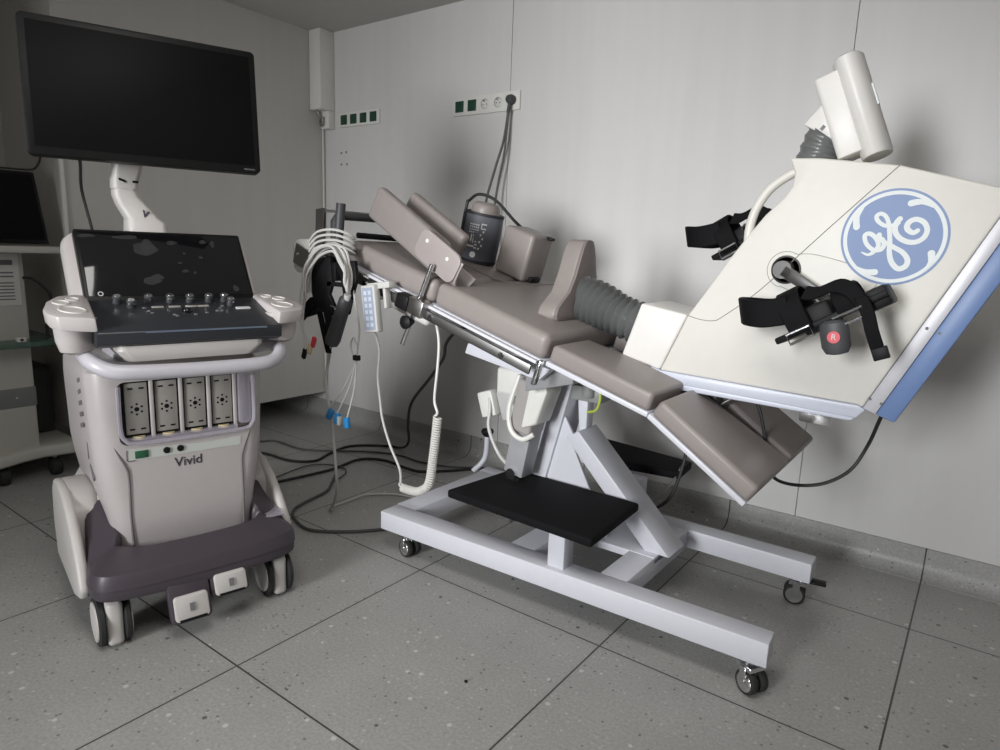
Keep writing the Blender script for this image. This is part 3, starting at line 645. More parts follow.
st = B(MB().loft([[(x, yy, z) for x, z in ((-.146, .4535), (-.140, .452), (.142, .452), (.1435, .4765), (.1, .4745), (.02, .474), (-.06, .480), (-.14, .4835), (-.147, .482))] for yy in (-.056, -.0535)]), 'connector_strip', M_PGREEN, body)
B(MB().tube([(-.145, -.0532, .4825), (-.147, -.0532, .479), (-.147, -.0532, .456), (-.144, -.0532, .4525), (-.128, -.0532, .4525)], .0015, 5), 'strip_edge', M_GROOVE, st)
B(MB().box(-.128, -.096, -.055, -.050, .457, .477).bevel(.002), 'green_connector', M_GREEN, st)
for u in (-.052, -.018):
    B(MB().lathe((u, -.055, .468), (0, 1, 0), [(.0085, 0), (.0085, .005), (.006, .006)], 16), 'round_socket', M_BLACK, st)
text('nameplate_text', 'Vivid', .036, (0.002, .0542, .428), (1, 0, 0), (0, 0, 1), M_TEXT, US, .0006, False, bold=.0003)
for sg in (-1, 1):
    pts = [(sg * .1815, -.0635, .63), (sg * .1815, -.0635, .53), (sg * .172, -.059, .49), (sg * .151, -.0545, .44), (sg * .145, -.0545, .405), (sg * .146, -.055, .30), (sg * .144, -.0555, .215)]
    B(MB().tube(pts, .0034, 6, smooth=6), 'side_groove', M_GROOVE)
B(MB().tube([(-.172, -.062, .205), (-.10, -.0555, .198), (0, -.0555, .196), (.10, -.0555, .198), (.172, -.062, .205)], .0016, 5, smooth=5), 'lower_seam', M_LINE)
vents = MB()
for z in (.655, .625, .595, .565, .535): vents.obox((-.2225, -.17, z), (.001, 0, 0), (0, .022, .006), (0, -.0015, .0055))
vents.obox((-.217, -.15, .47), (.001, 0, 0), (0, .006, .0), (0, 0, .022)).obox((-.213, -.135, .415), (.002, 0, 0), (0, .018, -.016), (0, .004, .005))
merge(body, vents, M_GROOVE, True)
# rear base shell and bumper
B(MB().loft([sec(.085, .215, -.15, -.55, .10), sec(.20, .220, -.13, -.56, .10), sec(.30, .215, -.13, -.56, .10), sec(.345, .19, -.15, -.54, .08)]), 'base_shell', M_SHELL2)
for sg in (-1, 1):
    f_ = MB().prism([V((sg * .190, w, z)) for w, z in ((-.165, .10), (-.165, .30), (-.22, .345), (-.28, .356), (-.355, .348), (-.405, .31), (-.425, .21), (-.40, .098))], (sg * .086, 0, 0)).bevel(.024, 4, 20)
    f_ = B(f_, 'side_fender', M_SHELL2)
    B(MB().prism([V((sg * .254, w, z)) for w, z in ((-.030, .118), (-.012, .145), (-.040, .205), (-.09, .262), (-.15, .312), (-.22, .346), (-.28, .356), (-.355, .346), (-.40, .31), (-.42, .21), (-.395, .10), (-.12, .090))], (sg * .025, 0, 0)).bevel(.010, 4, 20), 'fender_skirt', M_SHELL2, f_)
pl_ = [(-.232, -.20), (-.238, -.15), (-.246, -.10), (-.253, -.055), (-.262, -.005), (-.254, .042), (-.225, .068), (-.15, .084), (0, .090)]
pl_ += [(-x, y) for x, y in pl_[-2::-1]]
def q0(p, k): return V((p.x * (1 - .27 * k), p.y - .078 * k * max(0, min(1, (p.y + .06) / .11)), 0))
P = spline([V((x, y, 0)) for x, y in pl_], 4); rings = []
for i, p in enumerate(P):
    t = (P[min(i + 1, len(P) - 1)] - P[max(i - 1, 0)]).normalized(); nrm = V((-t.y, t.x, 0))
    if nrm.dot(p - V((0, -.4, 0))) < 0: nrm = -nrm
    rise = max(0, (-.02 - p.y)) / .16; zo = .095 * min(1, rise) ** 1.2; k = 1 - .35 * min(1, rise)
    rings.append([p - nrm * .004 + V((0, 0, .138 + zo * .4)), p + V((0, 0, .144 + zo * .4)), p + V((0, 0, .166 + zo * .6)), p + nrm * .003 + V((0, 0, .168 + zo * .6)), p + V((0, 0, .192 + zo)), p - nrm * .006 + V((0, 0, .204 + zo)), q0(p, 1) + V((0, 0, .236 + zo)), q0(p, 1.1) + V((0, 0, .234 + zo)), q0(p, 1.2) + V((0, 0, .215 + zo)), q0(p, 1.22) + V((0, 0, .138 + zo * .4))])
bump = B(MB().loft(rings), 'bumper', M_BUMP, None, 35)
B(MB().box(-.24, .24, -.35, .0, .10, .15).bevel(.01), 'chassis', M_BLACK)
B(MB().obox((.222, -.055, .228), (.03, 0, 0), (0, .04, .0), (0, 0, .003)).bevel(.002), 'clear_tab', M_LILAC)
def us_caster(u, w):
    c = B(MB().box(u - .019, u + .019, w - .05, w + .054, .010, .128).bevel(.012, 3), 'caster', M_SHELL2)
    for k in (-1, 1):
        x = u + k * .0285
        wl = B(MB().lathe((x - .0105, w, .064), (1, 0, 0), [(.050, .002), (.060, .003), (.064, .006), (.064, .015), (.060, .018), (.050, .019)], 32), 'tyre', M_RUB, c)
        B(MB().lathe((x + k * .0102, w, .064), (k, 0, 0), [(.052, -.004), (.050, .001), (.02, .004), (.0, .004)], 28), 'wheel_disc', M_SHELL2, wl)
for u in (-.217, .207):
    us_caster(u, 0.0); us_caster(u, -.52)
def foot_pedal(u, z, w, hz):
    q = B(MB().loft([[(u + x, w + (z - zz) * .35 + dy, zz) for x, zz in [(a, b + z) for a, b in rr(0, 0, .050, hz, .012)]] for dy in (-.02, .004)]).bevel(.004), 'brake_pedal', M_BUMP)
    B(MB().loft([[(u + x, w + .004 - zz * .35 + dy, z + zz) for x, zz in rr(0, -hz * .30, .042, hz * .55, .009)] for dy in (0, .010)]).bevel(.004, 2), 'pedal_pad', M_SHELL2, q)
    B(MB().obox((u, w + .0155 + .2 * hz * .3 + .004, z - hz * .25), (.006, 0, 0), (0, .0005, 0), (0, -.0035, .009)), 'pedal_mark', M_GREYT, q)
    B(MB().obox((u, w + .015 + hz * .28, z - hz * .78), (.033, 0, 0), (0, .002, 0), (0, -.0008, .0022)), 'pedal_slot', M_BLACK, q)
foot_pedal(-.054, .108, .098, .055); foot_pedal(.050, .136, .085, .048)
# push handle loop
hp = [(-.190, -.14, .71), (-.222, -.06, .734), (-.229, .01, .740), (-.222, .052, .732), (-.192, .078, .716), (-.14, .089, .710), (0, .092, .706), (.14, .089, .706), (.192, .078, .711), (.222, .052, .729), (.230, .01, .740), (.222, -.06, .734), (.190, -.14, .71)]
P = spline([V(p) for p in hp], 5); rings = []
for i, p in enumerate(P):
    t = (P[min(i + 1, len(P) - 1)] - P[max(i - 1, 0)]).normalized(); s_ = t.cross(V((0, 0, 1))).normalized(); u_ = s_.cross(t)
    rings.append([p + s_ * (.017 * math.cos(2 * pi * k / 16)) + u_ * (.0185 * math.sin(2 * pi * k / 16)) for k in range(16)])
B(MB().loft(rings), 'push_handle', M_SILVP, None, 60)
B(MB().loft([sec(.70, .14, -.10, -.38, .06), sec(.80, .13, -.12, -.36, .06)]), 'lift_column', M_SILVP)
B(MB().loft([rr(0, -.02, .150, .075, .02, .730), rr(0, -.015, .172, .085, .02, .757), rr(0, -.015, .172, .085, .02, .770)]), 'drawer_tray', M_SHELL2)
# control panel
prof = [(.086, .806), (.082, .776), (.06, .768), (-.10, .79), (-.15, .83), (-.11, .868), (-.075, .8655)]
cp_ = MB(); va = [cp_.bm.verts.new((-.217 + (.012 if w < -.05 else 0), w, z)) for w, z in prof]; vb = [cp_.bm.verts.new((.217 - (.012 if w < -.05 else 0), w, z)) for w, z in prof]
cp_.face(va[::-1]); cp_.face(vb)
for i in range(len(va)): cp_.face([va[i], va[(i + 1) % len(va)], vb[(i + 1) % len(va)], vb[i]])
KB = B(cp_.bevel(.004, 2), 'control_panel', M_KEY)
B(MB().obox((.03, .0855, .8035), (.145, 0, 0), (0, .0015, 0), (0, .0003, .0022)), 'light_strip', mat('blue_grey_gloss', (.12, .15, .20), .15), KB)
ps = lambda w: .8655 - (w + .075) * (.0595 / .161)
pn = V((0, .347, .938))
def knob(u, w, h=.020, r=.0105):
    o = V((u, w, ps(w)))
    q = B(MB().lathe(o, pn, [(r * .95, 0), (r * .95, h * .6), (r, h * .62), (r, h * .9), (r * .8, h)], 18), 'knob', M_DGREY, KB)
    B(MB().lathe(o + pn * h * .55, pn, [(r * 1.04, 0), (r * 1.04, .003)], 18), 'chrome_ring', M_CHROME, q)
    B(MB().lathe(o + pn * (h + .0002), pn, [(r * .75, 0), (r * .72, .0012)], 18), 'chrome_cap', M_CHROME, q)
for u in (-.143, -.072, -.021, .027, .075, .115): knob(u, -.062)
knob(-.117, -.038); knob(.124, -.038)
def key(u, w, hu, hw, m): B(MB().obox(V((u, w, ps(w))) + pn * .001, (hu, 0, 0), V((0, .938, -.347)) * hw, pn * .0015).bevel(.0008, 1), 'key', m, KB)
for u in (-.058, -.018, .022, .052): key(u, -.033, .014, .004, M_PORT)
key(.150, -.016, .019, .006, M_WHITET)
for u, w in ((-.083, -.012), (-.078, -.002), (-.03, .01), (-.025, .016), (.05, .004), (.078, -.004), (.09, -.004), (-.09, -.03), (.10, -.03), (.02, .012)): key(u, w, .004, .003, M_GREYT)
B(MB().sphere((.005, -.010, ps(-.010) + .001), .014, (1, 1, .6)), 'trackball', M_GLASSB, KB)
# touch panel leaning back, with white housing behind
s0, s1 = V((0, -.080, .8655)), V((0, -.192, 1.038)); sd = (s1 - s0).normalized(); sn = V((0, sd.z, -sd.y))
if sn.y < 0: sn = -sn
def panel(u0, u1, a0, a1, h0, h1, r, n, m, par=None, bev=.002):
    L = (s1 - s0).length
    pts = [s0 + sd * (b) + V((a, 0, 0)) for a, b in rr((u0 + u1) / 2, (a0 + a1) / 2, (u1 - u0) / 2, (a1 - a0) / 2, r)]
    return B(MB().prism([p + sn * h0 for p in pts], sn * (h1 - h0)).bevel(bev, 2), n, m, par)
HS = panel(-.232, .228, -.03, .220, -.075, -.022, .045, 'panel_housing', M_SHELL, None, .018)
TP = panel(-.206, .206, .0, .206, -.024, .0, .006, 'touch_panel', M_MON)
panel(-.198, .198, .012, .199, -.004, .0012, .003, 'touch_screen', M_GLASSB, TP, .0005)
smu = mat('smudge_film', (.10, .10, .10), .35, alpha=.28)
lg = MB(); seg = 24; c = s0 + sd * .0185 + V((-.172, 0, 0)) + sn * .0018
lg.loft([[c + V((1, 0, 0)) * rad * math.cos(2 * pi * k / seg) + sd * rad * math.sin(2 * pi * k / seg) for rad in (.0042, .0062)] for k in range(seg)], False, True)
B(lg, 'small_emblem', M_WHITET, TP)
for u, a, r1, r2 in ((-.052, .150, .030, .017), (-.042, .158, .018, .020), (.018, .172, .014, .006), (-.05, .055, .022, .010), (-.035, .066, .016, .008), (.038, .085, .009, .005), (.062, .080, .004, .004), (.028, .110, .006, .003), (.085, .128, .006, .004), (.045, .14, .004, .003), (-.18, .186, .020, .005), (.10, .178, .010, .006), (.125, .172, .006, .010), (.160, .030, .008, .010), (-.09, .185, .03, .006)):
    sm_ = MB(); c = s0 + sd * a + V((u, 0, 0)) + sn * .0016
    sm_.face([sm_.bm.verts.new(c + V((1, 0, 0)) * r1 * (1 + .18 * math.sin(3 * q + u * 90)) * math.cos(q) + sd * r2 * (1 + .2 * math.cos(2 * q + a * 60)) * math.sin(q)) for q in [2 * pi * k / 20 for k in range(20)]])
    B(sm_, 'smudge', smu, TP)
# gel and probe holders either side
for sg in (-1, 1):
    q = [(.200, -.105), (.225, -.118), (.262, -.105), (.290, -.06), (.304, .0), (.300, .035), (.285, .058), (.250, .070), (.214, .080)]
    z = lambda w: .848 - (w + .02) * .20
    H = MB(); top_, bot = [V((sg * u, w, z(w) + .012)) for u, w in q], [V((sg * (u - .004), w * .97, z(w) - .022)) for u, w in q]
    H.loft([bot, top_])
    h = B(H.bevel(.005, 2), 'probe_holder', M_SHELL)
    B(MB().lathe((sg * .245, .008, .752), (0, 0, 1), [(.020, 0), (.031, .006), (.038, .03), (.042, .082)], 24, 1.2), 'cup', M_SHELL, h)
    for u, w, r1, sy in ((.248, .015, .032, .75), (.262, -.045, .020, .8), (.235, -.07, .016, .8)):
        c = V((sg * u, w, z(w) + .0125)); nn = V((0, .196, .98))
        B(MB().lathe(c - nn * .001, nn, [(r1, 0), (r1 * .98, .003), (r1 * .86, .0035), (r1 * .82, .0012), (.0, .0012)], 24, sy), 'holder_ring', M_SHELL2, h)
# monitor arm
AR = B(MB().loft([[(cx + x, cw + y, zz) for x, y in rr(0, 0, hx, hy, .014, None, 4)] for cx, cw, zz, hx, hy in ((-.030, -.235, 1.02, .048, .045), (-.030, -.235, 1.062, .046, .040), (-.036, -.237, 1.072, .040, .034), (-.058, -.24, 1.105, .036, .030), (-.072, -.24, 1.128, .030, .028), (-.074, -.24, 1.142, .029, .028), (-.074, -.24, 1.143, .0275, .0265), (-.074, -.24, 1.146, .0275, .0265), (-.074, -.24, 1.147, .030, .028), (-.072, -.238, 1.17, .032, .028), (-.060, -.230, 1.23, .036, .030), (-.045, -.215, 1.34, .036, .030))]), 'monitor_arm', M_SHELL2)
text('letter', 'V', .024, (-.034, .2035, 1.083), V((.96, 0, -.28)), (.25, 0, .97), M_TEXT, US, .0006, bold=.001)
B(MB().obox((-.083, -.2095, 1.168), (.008, 0, -.003), (0, .001, 0), (0, 0, .003)).obox((-.052, -.2095, 1.166), (.007, 0, 0), (0, .001, 0), (0, 0, .0028)), 'cable_slot', M_BLACK, AR)
# monitor
mn = V((-.1445 * .9927, .9895 * .9927, .1207)); mh = V((.9895, .1445, 0)); mv = mh.cross(mn); mv = mv if mv.z > 0 else -mv
mc = V((-.023, -.143, 1.369))
def scr(cx, cz, hx, hz, r, d0, d1, n, m, par=None, bev=.002):
    pts = [mc + mh * a + mv * b for a, b in rr(cx, cz, hx, hz, r)]
    return B(MB().prism([p + mn * d0 for p in pts], mn * (d1 - d0)).bevel(bev, 2), n, m, par)
MO = scr(0, 0, .265, .1625, .012, -.032, .0, 'monitor', M_MON)
scr(0, .002, .250, .145, .003, -.003, .0007, 'screen', M_MONS, MO, .0003)
scr(0, .0, .16, .10, .02, -.055, -.031, 'back_cover', M_MON, MO, .008)
scr(-.01, .0, .05, .05, .01, -.085, -.05, 'mount_plate', M_SHELL2, MO, .004)
scr(.236, -.1535, .014, .0022, .0005, -.001, .0006, 'maker_mark', mat('dim_print', (.07, .07, .07), .5), MO, .0002)
B(MB().tube([mc - mv * .13 - mh * .165 - mn * .03, mc - mv * .165 - mh * .16 - mn * .04, V((-.165, -.28, 1.14)), V((-.150, -.28, 1.05)), V((-.14, -.29, 1.0))], .004, 8, smooth=6), 'monitor_cable', M_CORDB, MO)

# ------------------------------------------------------------------ cart in the alcove
CT = thing('equipment_cart', 'cream equipment cart with a green glass shelf, half hidden behind the ultrasound machine', 'cart', (-3.35, -1.78, 0))
MB().prism([(-3.08, -2.10, .085), (-3.08, -1.66, .085), (-3.10, -1.58, .09), (-3.10, -1.50, .095), (-3.06, -1.40, .10), (-3.10, -1.365, .10), (-3.60, -1.365, .10), (-3.60, -2.10, .085)], (0, 0, .05)).bevel(.015, 3).build('base', M_CARTW, CT)
MB().box(-3.30, -3.14, -1.70, -1.50, .13, .97).bevel(.012, 2).build('column', M_CARTW, CT)
MB().box(-3.304, -3.137, -1.703, -1.497, .315, .40).bevel(.008, 2).build('column_band', M_CARTG, CT)
MB().cyl((-3.14, -1.57, .36), (-3.133, -1.57, .36), .005, 10).build('band_screw', M_CHROME, CT)
MB().prism([(-3.03, -2.10, .575), (-3.03, -1.55, .575), (-3.06, -1.44, .575), (-3.13, -1.40, .575), (-3.55, -1.40, .575), (-3.55, -2.10, .575)], (0, 0, .022)).bevel(.004, 2).build('glass_shelf', M_GGLASS, CT)
MB().box(-3.06, -3.03, -1.578, -1.55, .6, .618).bevel(.002).build('shelf_badge', M_PAPER, CT)
MB().cyl((-3.0295, -1.566, .609), (-3.0285, -1.566, .609), .006, 14).build('badge_mark', M_TEXT, CT)
MB().box(-3.56, -3.02, -2.10, -1.395, .945, .972).bevel(.006, 2).build('top_shelf', M_CARTW, CT)
for x, y in ((-3.15, -1.64), (-3.15, -1.45), (-3.55, -1.45), (-3.55, -1.95)):
    q = MB().cyl((x, y, .07), (x, y, .13), .012, 12).build('caster', M_STEEL, CT)
    MB().lathe((x, y - .02, .04), (0, 1, 0), [(.030, 0), (.038, .004), (.04, .01), (.04, .03), (.038, .036), (.030, .04)], 20).build('wheel', M_RUB, q)
# things on the cart
t = thing('notice_sheet', 'white printed notice taped to the cart column above the glass shelf', 'notice', (-3.13, -1.70, .76))
MB().box(-3.1365, -3.1355, -1.70, -1.52, .735, .94).build('paper', M_PAPER, t)
for z, w, h in ((.905, .08, .010), (.865, .09, .003), (.850, .07, .003), (.825, .085, .0025), (.812, .10, .0025), (.799, .11, .0025), (.786, .10, .0025), (.773, .11, .0025), (.76, .06, .0025)):
    MB().box(-3.1354, -3.1352, -1.54 - w, -1.54, z - h, z + h).build('print_line', M_GREYT, t)
t = thing('computer_monitor', 'black monitor standing on the top shelf of the cart, cut by the picture edge', 'monitor', (-3.15, -1.75, .972))
MB().prism([(-3.13, -2.0, .98), (-3.13, -1.405, .98), (-3.17, -1.425, 1.262), (-3.17, -2.0, 1.262)], (-.03, 0, 0)).bevel(.004).build('display', M_MON, t)
MB().prism([(-3.1295, -1.99, .995), (-3.1295, -1.417, .995), (-3.1665, -1.437, 1.25), (-3.1665, -1.99, 1.25)], (-.002, 0, 0)).build('screen', M_MONS, t)
MB().box(-3.26, -3.12, -1.85, -1.65, .9725, .982).box(-3.20, -3.17, -1.78, -1.72, .98, 1.10).build('stand', M_MON, t)
MB().tube([(-3.19, -1.56, 1.27), (-3.185, -1.44, 1.272), (-3.19, -1.405, 1.29), (-3.20, -1.385, 1.34), (-3.3, -1.37, 1.40)], .004, 6, smooth=5).build('signal_cable', M_CORDB, t)
t = thing('dark_equipment_case', 'dark equipment case on the base of the cart behind the column', 'equipment case', (-3.42, -1.5, .2))
MB().box(-3.55, -3.31, -1.625, -1.38, .151, .45).bevel(.008).build('case', mat('dark_case', (.03, .035, .032), .45), t)
MB().box(-3.312, -3.304, -1.61, -1.40, .165, .435).build('front_panel', mat('dark_case_front', (.02, .022, .02), .35), t)
single(MB().tube([(-3.13, -1.51, .845), (-3.10, -1.485, .84), (-3.09, -1.455, .81), (-3.095, -1.43, .77), (-3.12, -1.44, .70), (-3.14, -1.44, .60)], .006, 8, smooth=6), 'shelf_cable', M_CORDB, 'black cable curving from behind the notice down to the glass shelf', 'cable')

# ------------------------------------------------------------------ things on and around the table
# blood pressure cuff rolled round the hand roll
t = thing('pressure_cuff', 'slate grey blood pressure cuff with white print wrapped round the hand roll', 'blood pressure cuff', tuple(rc))
u1 = ra.orthogonal().normalized(); u1 = (V((1, 0, 0)) - ra * ra.x).normalized(); v1 = ra.cross(u1)
def cring(r, h, sq=1.0): return [rc + ra * h + u1 * r * math.cos(2 * pi * k / 36) * (1 + .05 * math.cos(3 * 2 * pi * k / 36)) + v1 * r * sq * math.sin(2 * pi * k / 36) for k in range(36)]
MB().loft([cring(.062, .004), cring(.069, .010), cring(.0715, .09), cring(.070, .165), cring(.065, .174), cring(.054, .174), cring(.054, .10)]).build('wrap', M_CUFF, t, 60)
MB().loft([cring(.0715, .167), cring(.0710, .175), cring(.062, .176), cring(.062, .166)], False, True).build('top_edge', M_CUFFD, t)
MB().loft([cring(.070, .003), cring(.0715, .011), cring(.060, .011), cring(.060, .003)], False, True).build('bottom_edge', M_CUFFD, t)
def cpt(ang, h, r=.0735): r = r * (1 + .05 * math.cos(3 * ang)); return rc + ra * h + (u1 * math.cos(ang) + v1 * math.sin(ang)) * r
for a_ in (-2.15, -2.45):
    MB().tube([cpt(a_ + .12 * math.sin(h * 14), h, .0715) for h in [k * .0155 + .012 for k in range(11)]], .0032, 6).build('fold_line', M_CUFFD, t)
pr = MB()
def mark(a0, a1, h0, h1):
    n = 5; lo = [cpt(a0 + (a1 - a0) * k / n, h0, .0738) for k in range(n + 1)]; hi = [cpt(a0 + (a1 - a0) * k / n, h1, .0738) for k in range(n + 1)]
    vs = [pr.bm.verts.new(p) for p in lo]; ws = [pr.bm.verts.new(p) for p in hi]
    for k in range(n): pr.face([vs[k], vs[k + 1], ws[k + 1], ws[k]])
for i in range(5):
    for j in range(4): mark(-1.55 + i * .10, -1.55 + i * .10 + .06, .105 + j * .009, .105 + j * .009 + .005)
for i in range(6): mark(-.98 + (i % 2) * .12, -.90 + (i % 2) * .12, .05 + i * .012, .05 + i * .012 + .007)
for i in range(5): mark(-1.18, -1.05, .052 + i * .011, .052 + i * .011 + .005)
mark(-1.60, -1.20, .056, .061); mark(-.98, -.72, .122, .126); mark(-.98, -.94, .122, .142); mark(-.98, -.72, .138, .142); mark(-1.42, -1.36, .075, .10); mark(-1.30, -1.26, .07, .10)
MB_c = [pr.bm.verts.new(cpt(-1.18 + .15 * math.cos(q), .030 + .011 * math.sin(q), .0738)) for q in [2 * pi * k / 18 for k in range(18)]]
pr.face(MB_c)
pr.build('white_print', M_WHITET, t)
MB().tube([cpt(-2.6, .15, .072), cpt(-2.6, .20, .070), V((-1.565, -.615, 1.195)), V((-1.515, -.62, 1.216)), V((-1.455, -.60, 1.195)), V((-1.39, -.56, 1.12)), V((-1.375, -.49, 1.085))], .0055, 8, smooth=7).build('air_hose', M_CORDB, t)

# hand control hanging on the rail, with coiled lead
t = thing('hand_control', 'pale grey hand control with blue keypad hooked on the table rail', 'hand control', (-1.56, -1.09, .75))
ax_ = V((.13, 0, -.99)).normalized(); hx_ = V((.99, 0, .13)); hc = V((-1.562, -1.085, .828))
MB().obox(hc, ax_ * .074, hx_ * .031, V((0, .013, 0))).bevel(.005, 2).build('case', M_LEAD, t)
kp = MB().obox(hc + V((0, -.0132, 0)), ax_ * .066, hx_ * .023, V((0, .0008, 0))).build('keypad', M_REMF, t)
km = MB()
for i in range(6):
    for j in (-1, 1): km.obox(hc + V((0, -.0143, 0)) + ax_ * (-.050 + i * .020) + hx_ * j * .010, ax_ * .006, hx_ * .006, V((0, .0005, 0)))
merge(kp, km, mat('keypad_print', (.55, .60, .68), .5))
MB().obox(hc - ax_ * .070 + V((.03, .02, .004)), hx_ * .05, V((0, .016, 0)), ax_ * .010).bevel(.003).build('hook', M_LEAD, t)
MB().obox(hc - ax_ * .04 + V((.052, .02, .0)), hx_ * .006, V((0, .012, 0)), ax_ * .035).bevel(.003).build('hook', M_LEAD, t)
MB().tube([hc + ax_ * .074, (-1.556, -1.07, .735), (-1.565, -1.05, .686), (-1.593, -1.03, .60), (-1.593, -1.02, .517), (-1.580, -1.02, .45), (-1.545, -1.02, .371), (-1.50, -1.02, .300), (-1.494, -1.02, .255), (-1.50, -1.02, .244), (-1.488, -1.02, .236)], .0042, 8, smooth=6).build('straight_lead', M_LEAD, t)
cpath = spline([V(p) for p in ((-1.488, -1.02, .236), (-1.45, -1.02, .236), (-1.414, -1.02, .241), (-1.38, -1.02, .262), (-1.363, -1.02, .292), (-1.352, -1.02, .362), (-1.342, -1.02, .44), (-1.335, -1.02, .505))], 40)
acc = [0]
for i in range(1, len(cpath)): acc.append(acc[-1] + (cpath[i] - cpath[i - 1]).length)
turns = 46; hel = []; j = 0; NN = turns * 9
for i in range(NN + 1):
    s_ = acc[-1] * i / NN
    while j < len(acc) - 2 and acc[j + 1] < s_: j += 1
    p = cpath[j].lerp(cpath[j + 1], (s_ - acc[j]) / max(1e-9, acc[j + 1] - acc[j])); tt = (cpath[min(j + 2, len(cpath) - 1)] - cpath[max(j - 1, 0)]).normalized()
    u_ = tt.cross(V((0, 1, 0))).normalized(); a_ = 2 * pi * i / 9
    hel.append(p + (u_ * math.cos(a_) + V((0, 1, 0)) * math.sin(a_)) * .0125)
MB().tube(hel, .0032, 5).build('coiled_lead', M_SOCK, t)
MB().tube([hel[-1], (-1.337, -1.02, .52), (-1.350, -1.02, .560), (-1.340, -1.02, .66), (-1.336, -1.02, .732), (-1.345, -1.02, .785), (-1.40, -.98, .82)], .0042, 8, smooth=6).build('straight_lead', M_SOCK, t)

# ECG lead set on its black holder
HD = thing('cable_holder', 'black bracket holder with straps at the head end of the table', 'holder', (-1.76, -1.09, .68))
MB().xz([(-1.846, .968), (-1.745, .985), (-1.735, .90), (-1.752, .86), (-1.715, .805), (-1.745, .79), (-1.735, .69), (-1.757, .70), (-1.783, .80), (-1.905, .765), (-1.915, .79), (-1.835, .835), (-1.85, .90)], -1.10, -1.085).bevel(.003).build('bracket', M_BLACK, HD)
MB().xz([(-1.72, .965), (-1.622, .975), (-1.612, .92), (-1.64, .85), (-1.655, .80), (-1.675, .86), (-1.69, .92)], -1.105, -1.09).bevel(.003).build('bracket', M_BLACK, HD)
MB().box(-1.76, -1.65, -1.10, -1.088, .888, .902).build('crossbar', M_BLACK, HD)
MB().ribbon([(-1.905, -1.095, .775), (-1.87, -1.10, .80), (-1.83, -1.10, .83)], (.02, 0, -.03), .012).build('strap', M_STRAP, HD)
MB().ribbon([(-1.80, -1.10, .80), (-1.77, -1.105, .73), (-1.755, -1.10, .665)], (.022, 0, 0), .008).build('strap', M_STRAP, HD)
MB().tube([(-1.735, -1.105, .825), (-1.715, -1.105, .82), (-1.71, -1.105, .80), (-1.725, -1.105, .79)], .004, 8, smooth=4).build('chrome_ring', M_CHROME, HD)
MB().obox((-1.735, -1.035, .935), (.012, 0, 0), (0, .06, 0), (0, 0, .03)).bevel(.003).build('rail_mount', M_BLACK, HD)
EC = thing('lead_bundle', 'looped bundle of pale grey patient leads with blue clips on the black holder', 'patient leads', (-1.70, -1.12, .43))
random.seed(11)
for i in range(7):
    jx, jz, jy = random.uniform(-.012, .012), random.uniform(-.02, .02), random.uniform(-.02, .02)
    MB().tube([(-1.835 + jx, -1.125 + jy, .86 + jz), (-1.825 + jx, -1.13 + jy, .93 + jz), (-1.80 + jx, -1.12 + jy, .975 + jz), (-1.75, -1.12 + jy, 1.005 + jz), (-1.70 + jx, -1.12 + jy, 1.012 + jz * .7), (-1.665, -1.12 + jy, .985 + jz), (-1.632 + jx, -1.125 + jy, .94 + jz), (-1.625 + jx, -1.13 + jy, .90 + jz), (-1.63 + jx * .6, -1.12, .875)], .0045, 6, smooth=6).build('lead_loop', M_LEAD, EC)
for i in range(4):
    z = 1.0 + i * .016
    MB().tube([(-1.81, -1.13, z - .02), (-1.76, -1.135, z + .012), (-1.70, -1.12, z + .02), (-1.665, -1.09, z + .008), (-1.67, -1.06, z - .006), (-1.72, -1.06, z)], .0042, 6, smooth=6).build('lead_loop', M_LEAD, EC)
for dx in (-.018, 0, .010):
    MB().tube([(-1.825 + dx, -1.125, .93), (-1.845 + dx, -1.13, .84), (-1.855 + dx * .6, -1.13, .77), (-1.84 + dx * .5, -1.13, .72), (-1.82 + dx, -1.13, .68 + dx)], .0028, 6, smooth=5).build('lead', M_LEAD, EC)
for x, z, m in ((-1.795, .700, M_RED), (-1.815, .675, M_GOLD), (-1.845, .655, M_BLACK)):
    MB().obox((x, -1.13, z), (.006, 0, -.004), (0, .006, 0), (.006, 0, .016)).bevel(.002).build('snap_end', m, EC)
MB().cyl((-1.635, -1.12, .868), (-1.650, -1.115, .835), .011, 12).build('strain_relief', M_LEAD, EC)
ta, tb2 = V((-1.648, -1.115, .855)), V((-1.735, -1.105, .695))
MB().lathe(ta, tb2 - ta, [(.014, -.006), (.021, .004), (.022, .03), (.025, .16), (.022, .176), (.008, .182)], 20).build('trunk_connector', M_DGREY, EC)
MB().tube([tb2 + V((-.002, 0, -.005)), (-1.80, -1.06, .65), (-1.833, -1.05, .554), (-1.815, -1.05, .45), (-1.80, -1.05, .38), (-1.785, -1.05, .237), (-1.82, -1.02, .14), (-1.90, -.97, .05), (-1.955, -.94, .007), (-1.975, -.91, .005), (-1.975, -.85, .005), (-1.974, -.744, .005), (-1.92, -.68, .005), (-1.867, -.648, .005), (-1.80, -.63, .005)], .005, 8, smooth=7).build('trunk_cable', M_LEAD, EC)
MB().tube([(-1.634, -1.10, .90), (-1.62, -1.10, .83), (-1.615, -1.09, .76), (-1.63, -1.085, .69), (-1.638, -1.08, .661), (-1.66, -1.08, .67), (-1.668, -1.08, .70), (-1.655, -1.08, .725), (-1.635, -1.08, .70)], .003, 6, smooth=6).build('lead', M_LEAD, EC)
MB().obox((-1.640, -1.08, .661), (.012, 0, 0), (0, .008, 0), (0, 0, .009)).bevel(.003).build('lead_divider', M_BLACK, EC)
